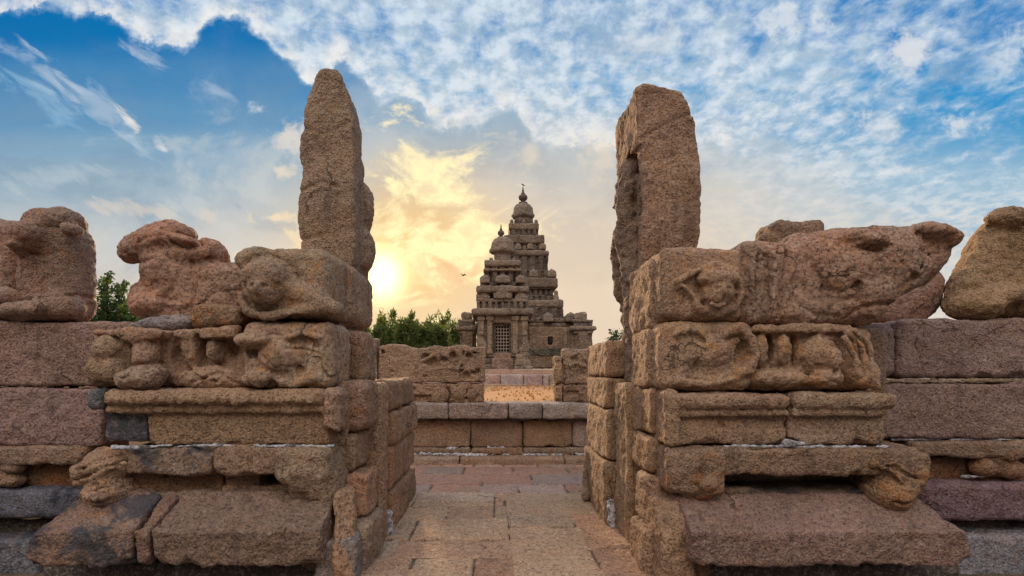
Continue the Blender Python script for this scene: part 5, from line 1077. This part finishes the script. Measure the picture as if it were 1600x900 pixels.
def ring_k(w, py, sz, hh, n, long=1.0):
    k = ghw(w); zG = lambda p: gz(p, k)
    for i in range(n):
        t = -1 + 2 * i / (n - 1)
        kuta(G, gcx + t * k, gcy - k, zG(py), wg(sz) * (1.0 if i in (0, n - 1) else long), wg(hh))
        if 0 < i < n: kuta(G, gcx + k, gcy - k + (t + 1) * k, zG(py), wg(sz), wg(hh))
        if 0 < i < n and w < 60: kuta(G, gcx - k, gcy - k + (t + 1) * k, zG(py), wg(sz), wg(hh))
ring_k(74, 503, 8, 15, 5); ring_k(44, 434, 7.5, 14, 4); ring_k(30, 391, 5.5, 12, 4); ring_k(50, 497, 8, 16, 4)
ring_k(20, 349, 3, 7, 3)
carve('statue', [('u', ell((gx(873), gcy - ghw(50), zG(462)), (wg(5), .3, wg(9))), 0), ('u', ell((gx(873), gcy - ghw(50), zG(453)), (wg(3.5), .25, wg(5))), .08)], M_TEMPLE, G, h=.06, low=.04, lowf=2, chips=0)
zt = lambda p: gz(p, .8)
dome(G, gcx - .02, gcy, zt(337), zt(313), wg(17), wg(14), zt(350))
finial(G, gcx - .02, gcy, zt(314), zt(286), wg(8.2), M_METAL)
# lower wall of the great tower: courses, small dark window, right corner
yw = gcy - ghw(72)
fxr = [('s', box(gx(857), gx(865), yw - .6, yw + .1, zG(538), zG(526), .02), .01)]
carve('hall_wall', [('u', box(gx(828), gx(903), yw - .45, yw + 1, zG(575), zG(510), .05), 0)] + [('s', box(gx(857), gx(864), yw - .6, yw - .1, zG(538), zG(526), .02), .01), ('s', box(gx(820), gx(910), yw - .6, yw - .40, zG(547), zG(545), .01), .02), ('s', box(gx(820), gx(910), yw - .6, yw - .40, zG(524), zG(523), .01), .02)], M_TEMPLE, G, h=.07, low=.03, chips=0, tint=T(1.05, .92, .82, .05))
carve('hall_band', [('u', box(gx(827), gx(878), yw - .50, yw, zG(556), zG(544), .04), 0)], M_TEMPLE_D, G, h=.07, low=.03, chips=0, tint=T(.9, .95, .8, .3))
for p in (881, 893): carve('pilaster', [('u', box(gx(p), gx(p + 6), yw - .6, yw, zG(575), zG(512), .04), 0)], M_TEMPLE, G, h=.07, low=.02, chips=0)
carve('window', [('u', box(gx(858), gx(863.5), yw - .42, yw - .30, zG(537), zG(527), .01), 0)], M_HOLE, G, h=.05, low=.0, mid=0, fine=0, chips=0, flake=0)
# ---- subsidiary shrines either side
def annex(label, p0, p1, d, wall0, wall1, top0, top1, loc_t):
    A = thing('side_shrine', label, 'shrine', (X_((p0 + p1) / 2, d), d + 1.5, TB), 'small shrines beside the towers')
    cx = X_((p0 + p1) / 2, d); s = lambda w: w / F * d; z = lambda p: Z_(p, d); cy = d + 1.6
    hw = (p1 - p0) / 2
    tier(A, 'wall', (X_(wall0, d) + X_(wall1, d)) / 2, cy, s((wall1 - wall0) / 2), s(14), TB - .1, z(514), tint=T(.95, .9, .85, .15), notch=(1.1, .15))
    tier(A, 'cornice', cx, cy, s(hw), s(17), z(515), z(507.5), r=.13)
    tier(A, 'wall', cx, cy, s(hw * .72), s(12), z(508), z(501), M_TEMPLE_D)
    tier(A, 'cornice', cx, cy, s(hw * .78), s(13), z(502), z(497), r=.08)
    tier(A, 'roof_block', (X_(top0, d) + X_(top1, d)) / 2, cy, s((top1 - top0) / 2), s(9), z(498), z(485), r=.18, low=.08)
    return A
annex('small flat-roofed shrine half hidden left of the latticed door', 711, 744, 36.5, 717, 742, 719, 735, 0)
annex('small flat-roofed shrine at the right foot of the great tower', 893, 936, 40.0, 899, 930, 900, 921, 0)

# ------------------------------------------------------------------ bird on the finial, bird in the air
def bird(name, label, loc, s, wings, rz, pitch):
    V = []; Q = []
    root = tag(carve(name, [('u', ell((0, 0, 0), (.07, .17, .065), ('X', -pitch)), 0), ('u', ell((0, -.16, .07 + pitch * .08), (.045, .05, .045)), .04), ('u', cap((0, .14, -.02 - pitch * .08), (0, .30, -.05 - pitch * .16), .035, .012), .03)] +
                           ([('u', ell((sg * .17, .02, .05), (.19, .06, .014), ('Y', -sg * .35)), .02) for sg in (1, -1)] + [('u', ell((sg * .40, .06, .05), (.17, .035, .010), ('Y', sg * .25)), .02) for sg in (1, -1)] if wings else
                            [('u', ell((sg * .055, .03, .005), (.025, .15, .045), ('X', -pitch)), .01) for sg in (1, -1)] + [('u', cap((sg * .03, 0, -.05), (sg * .03, -.01, -.15), .008), .01) for sg in (1, -1)]), M_BIRD, None, h=.011, low=0.002, mid=0, fine=0, chips=0, flake=0, pad=.03), label, 'bird')
    bl = carve('beak', [('u', cap((0, -.195, .07 + pitch * .08), (0, -.25, .06 + pitch * .08), .014, .004), 0)], M_BIRDBILL, root, h=.005, low=0, mid=0, fine=0, chips=0, flake=0, pad=.01)
    root.location = loc; root.rotation_euler = (0, 0, rz); root.scale = (s, s, s); return root
bird('bird', 'tiny dark bird perched on the very tip of the tall finial', (gcx - .02, gcy, zt(286) + .13), .85, False, -2.0, .6)
bird('bird', 'small dark bird flying in the sky left of the temple', W(724.5, 430, 27), .55, True, .9, .1)

# ------------------------------------------------------------------ trees
def tube_np(V, Q, a, b, ra, rb, n=7):
    a, b = np.array(a), np.array(b); dd = b - a; dd = dd / (np.linalg.norm(dd) + 1e-9); u = np.cross(dd, (0.3, 0.9, 0.2)); u /= np.linalg.norm(u); w = np.cross(dd, u); k = len(V)
    for c, r in ((a, ra), (b, rb)):
        for i in range(n): t = 2 * math.pi * i / n; V.append(c + r * (math.cos(t) * u + math.sin(t) * w))
    for i in range(n): Q.append((k + i, k + (i + 1) % n, k + n + (i + 1) % n, k + n + i))


def tree(name, label, x, y, z0, hgt, wid, seed, leaf, mat, nleaf=9000, dens=1.0, group=None, feather=True, low=0.1, cat='tree'):
    r = np.random.RandomState(seed); root = thing(name, label, cat, (x, y, z0), group)
    V = []; Q = []; tips = []
    th = hgt * .45
    tube_np(V, Q, (x, y, z0 - .2), (x + r.uniform(-.1, .1), y, z0 + th), hgt * .028, hgt * .018)
    for i in range(int(26 * dens)):
        a = r.uniform(0, 6.283); t = r.uniform(.12, 1.0); s = np.array((x, y, z0 + th * t))
        reach = wid * r.uniform(.35, 1.0) * (1 - .35 * t); top = np.array((x + math.cos(a) * reach, y + math.sin(a) * reach, z0 + hgt * (low + (1 - low) * (t * .55 + r.uniform(.05, .45)))))
        top[2] = min(top[2], z0 + hgt * (1.02 - .28 * (reach / wid) ** 2))
        mid = (s + top) / 2 + np.array((0, 0, -.05 * hgt * r.rand()))
        tube_np(V, Q, s, mid, hgt * .010, hgt * .007, 5); tube_np(V, Q, mid, top, hgt * .007, hgt * .003, 5)
        for q in range(int(7)):
            f = r.uniform(.35, 1.05); c = mid + (top - mid) * f + r.normal(0, .09 * wid, 3); tips.append((c, r.uniform(.09, .22) * wid, r.rand()))
            tube_np(V, Q, mid + (top - mid) * min(f, 1) * .8, c, hgt * .003, hgt * .0015, 4)
    np_mesh('trunk', np.array(V), np.array(Q), M_BARK, root, True)
    per = nleaf // len(tips); L = []; C = []
    for c, rad, sh in tips:
        n = per; d_ = r.normal(0, 1, (n, 3)); d_ /= np.linalg.norm(d_, axis=1, keepdims=True) + 1e-9
        p = c + d_ * (rad * r.rand(n, 1) ** .5) * (np.array((.55, .55, 1.7)) if feather else np.array((1, 1, .8))); 
        ax = d_ * .6 + r.normal(0, .5, (n, 3)) + np.array((0, 0, .55 if feather else -.1)); ax /= np.linalg.norm(ax, axis=1, keepdims=True)
        sd = np.cross(ax, r.normal(0, 1, (n, 3))); sd /= np.linalg.norm(sd, axis=1, keepdims=True) + 1e-9
        ln = leaf * r.uniform(.6, 1.4, (n, 1)); wd = ln * (.14 if feather else .32)
        L.append(np.stack([p - sd * wd * .4, p + ax * ln * .5 - sd * wd, p + ax * ln, p + ax * ln * .5 + sd * wd], 1)); v = np.clip(sh * .7 + r.rand(n) * .5 - .1, 0, 1); C.append(np.repeat(v[:, None], 4, 1))
    L = np.concatenate(L).reshape(-1, 3); C = np.concatenate(C).reshape(-1); cc = np.stack([C, C, C, np.ones_like(C)], 1)
    np_mesh('crown', L, np.arange(len(L)).reshape(-1, 4), mat, root, False, ('leaf', cc))
    return root
GT = 'feathery trees behind the enclosure'
lab = ['feathery green tree directly right of the left standing stone', 'low feathery tree under the brightest part of the sky', 'feathery tree with a tall pointed crown between sun and temple', 'dense feathery tree in the middle of the hedge row', 'feathery tree in the row, second from the temple', 'feathery tree reaching up behind the left side shrine', 'feathery tree standing hard against the temple left side']
for i, (px, py, wpx_) in enumerate(((578, 486, 36), (606, 488, 34), (632, 480, 30), (655, 490, 34), (680, 487, 32), (703, 479, 30), (724, 490, 26))):
    d = (34, 36, 33.5, 35, 37, 44, 47)[i]
    tree('feathery_tree', lab[i], X_(px, d), d, TZ, Z_(py, d) - TZ, wpx_ / F * d * 1.0, 40 + i, .27, M_LEAF, 6400, group=GT, low=.02)
tree('leafy_tree', 'dark leafy tree showing between the two stone bulls on the left', X_(168, 13), 13, TZ, Z_(424, 13) - TZ, .72, 71, .07, M_LEAF2, 7000, feather=False, low=.15)
tree('leafy_tree', 'dark low tree behind the seated bull on the left', X_(118, 14.5), 14.5, TZ, Z_(475, 14.5) - TZ, 1.3, 72, .11, M_LEAF2, 9000, feather=False, low=.1)
tree('leafy_tree', 'dark leafy tree behind the head of the lying bull', X_(235, 14), 14, TZ, Z_(462, 14) - TZ, 1.2, 73, .11, M_LEAF2, 9000, feather=False, low=.1)
tree('leafy_shrub', 'sparse twiggy shrub between the temple and the right standing stone', X_(980, 17), 17, TZ, Z_(488, 17) - TZ, .9, 75, .10, M_LEAF2, 1500, dens=.7, feather=False, low=.2, cat='shrub')
tree('leafy_shrub', 'tiny bush at the right corner of the small shrine', X_(938, 33), 33, TZ, Z_(528, 33) - TZ, .6, 76, .13, M_LEAF2, 1000, dens=.5, feather=False, low=.2, cat='shrub')
print('quads', BUDGET[0], 'objects', len(bpy.data.objects))

# ------------------------------------------------------------------ dry grass and gravel (nobody could count them)
def tufts(name, n, xr, yr, z, hgt, seed, mat, wid=.012):
    r = np.random.RandomState(seed); c = np.stack([r.uniform(*xr, n), r.uniform(*yr, n), np.full(n, z)], 1); V = []
    for k in range(7):
        a = r.uniform(0, 6.283, n); l = hgt * r.uniform(.4, 1.2, n); lean = r.uniform(.2, .9, n) * l
        tip = c + np.stack([np.cos(a) * lean, np.sin(a) * lean, l], 1); s = np.stack([-np.sin(a), np.cos(a), a * 0], 1) * wid; b0 = c + r.normal(0, hgt * .25, (n, 3)) * np.array((1, 1, 0))
        V.append(np.stack([b0 - s, b0 + s, tip + s * .2, tip - s * .2], 1))
    V = np.concatenate(V).reshape(-1, 3); cc = np.repeat(r.rand(len(V) // 4)[:, None], 4, 1).reshape(-1)
    o = np_mesh(name, V, np.arange(len(V)).reshape(-1, 4), mat, None, False, ('leaf', np.stack([cc, cc, cc, np.ones_like(cc)], 1))); o['kind'] = 'stuff'; return o
M_DRY = leaf_mat('dry_grass', (0.34, 0.15, 0.06, 1), (0.40, 0.21, 0.09, 1))
tufts('dry_grass', 400, (-2.5, 3.2), (10.0, 21.0), TZ, .05, 5, M_DRY)
def pebbles(name, n, xr, yr, z, s, seed, mat):
    r = np.random.RandomState(seed); O = np.array([(1, 0, 0), (-1, 0, 0), (0, 1, 0), (0, -1, 0), (0, 0, .7), (0, 0, -.7)], float); T3 = np.array([(0, 2, 4), (2, 1, 4), (1, 3, 4), (3, 0, 4), (2, 0, 5), (1, 2, 5), (3, 1, 5), (0, 3, 5)])
    c = np.stack([r.uniform(*xr, n), r.uniform(*yr, n), np.full(n, z)], 1); sz = s * r.uniform(.4, 1.6, (n, 1, 1)); V = c[:, None] + O[None] * sz * r.uniform(.6, 1.3, (n, 6, 1))
    Q = (np.arange(n)[:, None, None] * 6 + T3[None]).reshape(-1, 3); o = np_mesh(name, V.reshape(-1, 3), Q, mat, None, False); o['kind'] = 'stuff'; return o
pebbles('gravel', 260, (-2.5, 3.2), (9.98, 21.2), TZ + .005, .012, 6, M_RELIEF)
pebbles('gravel', 160, (-3, 3), (6.4, 9.1), -.155, .007, 8, M_RELIEF)
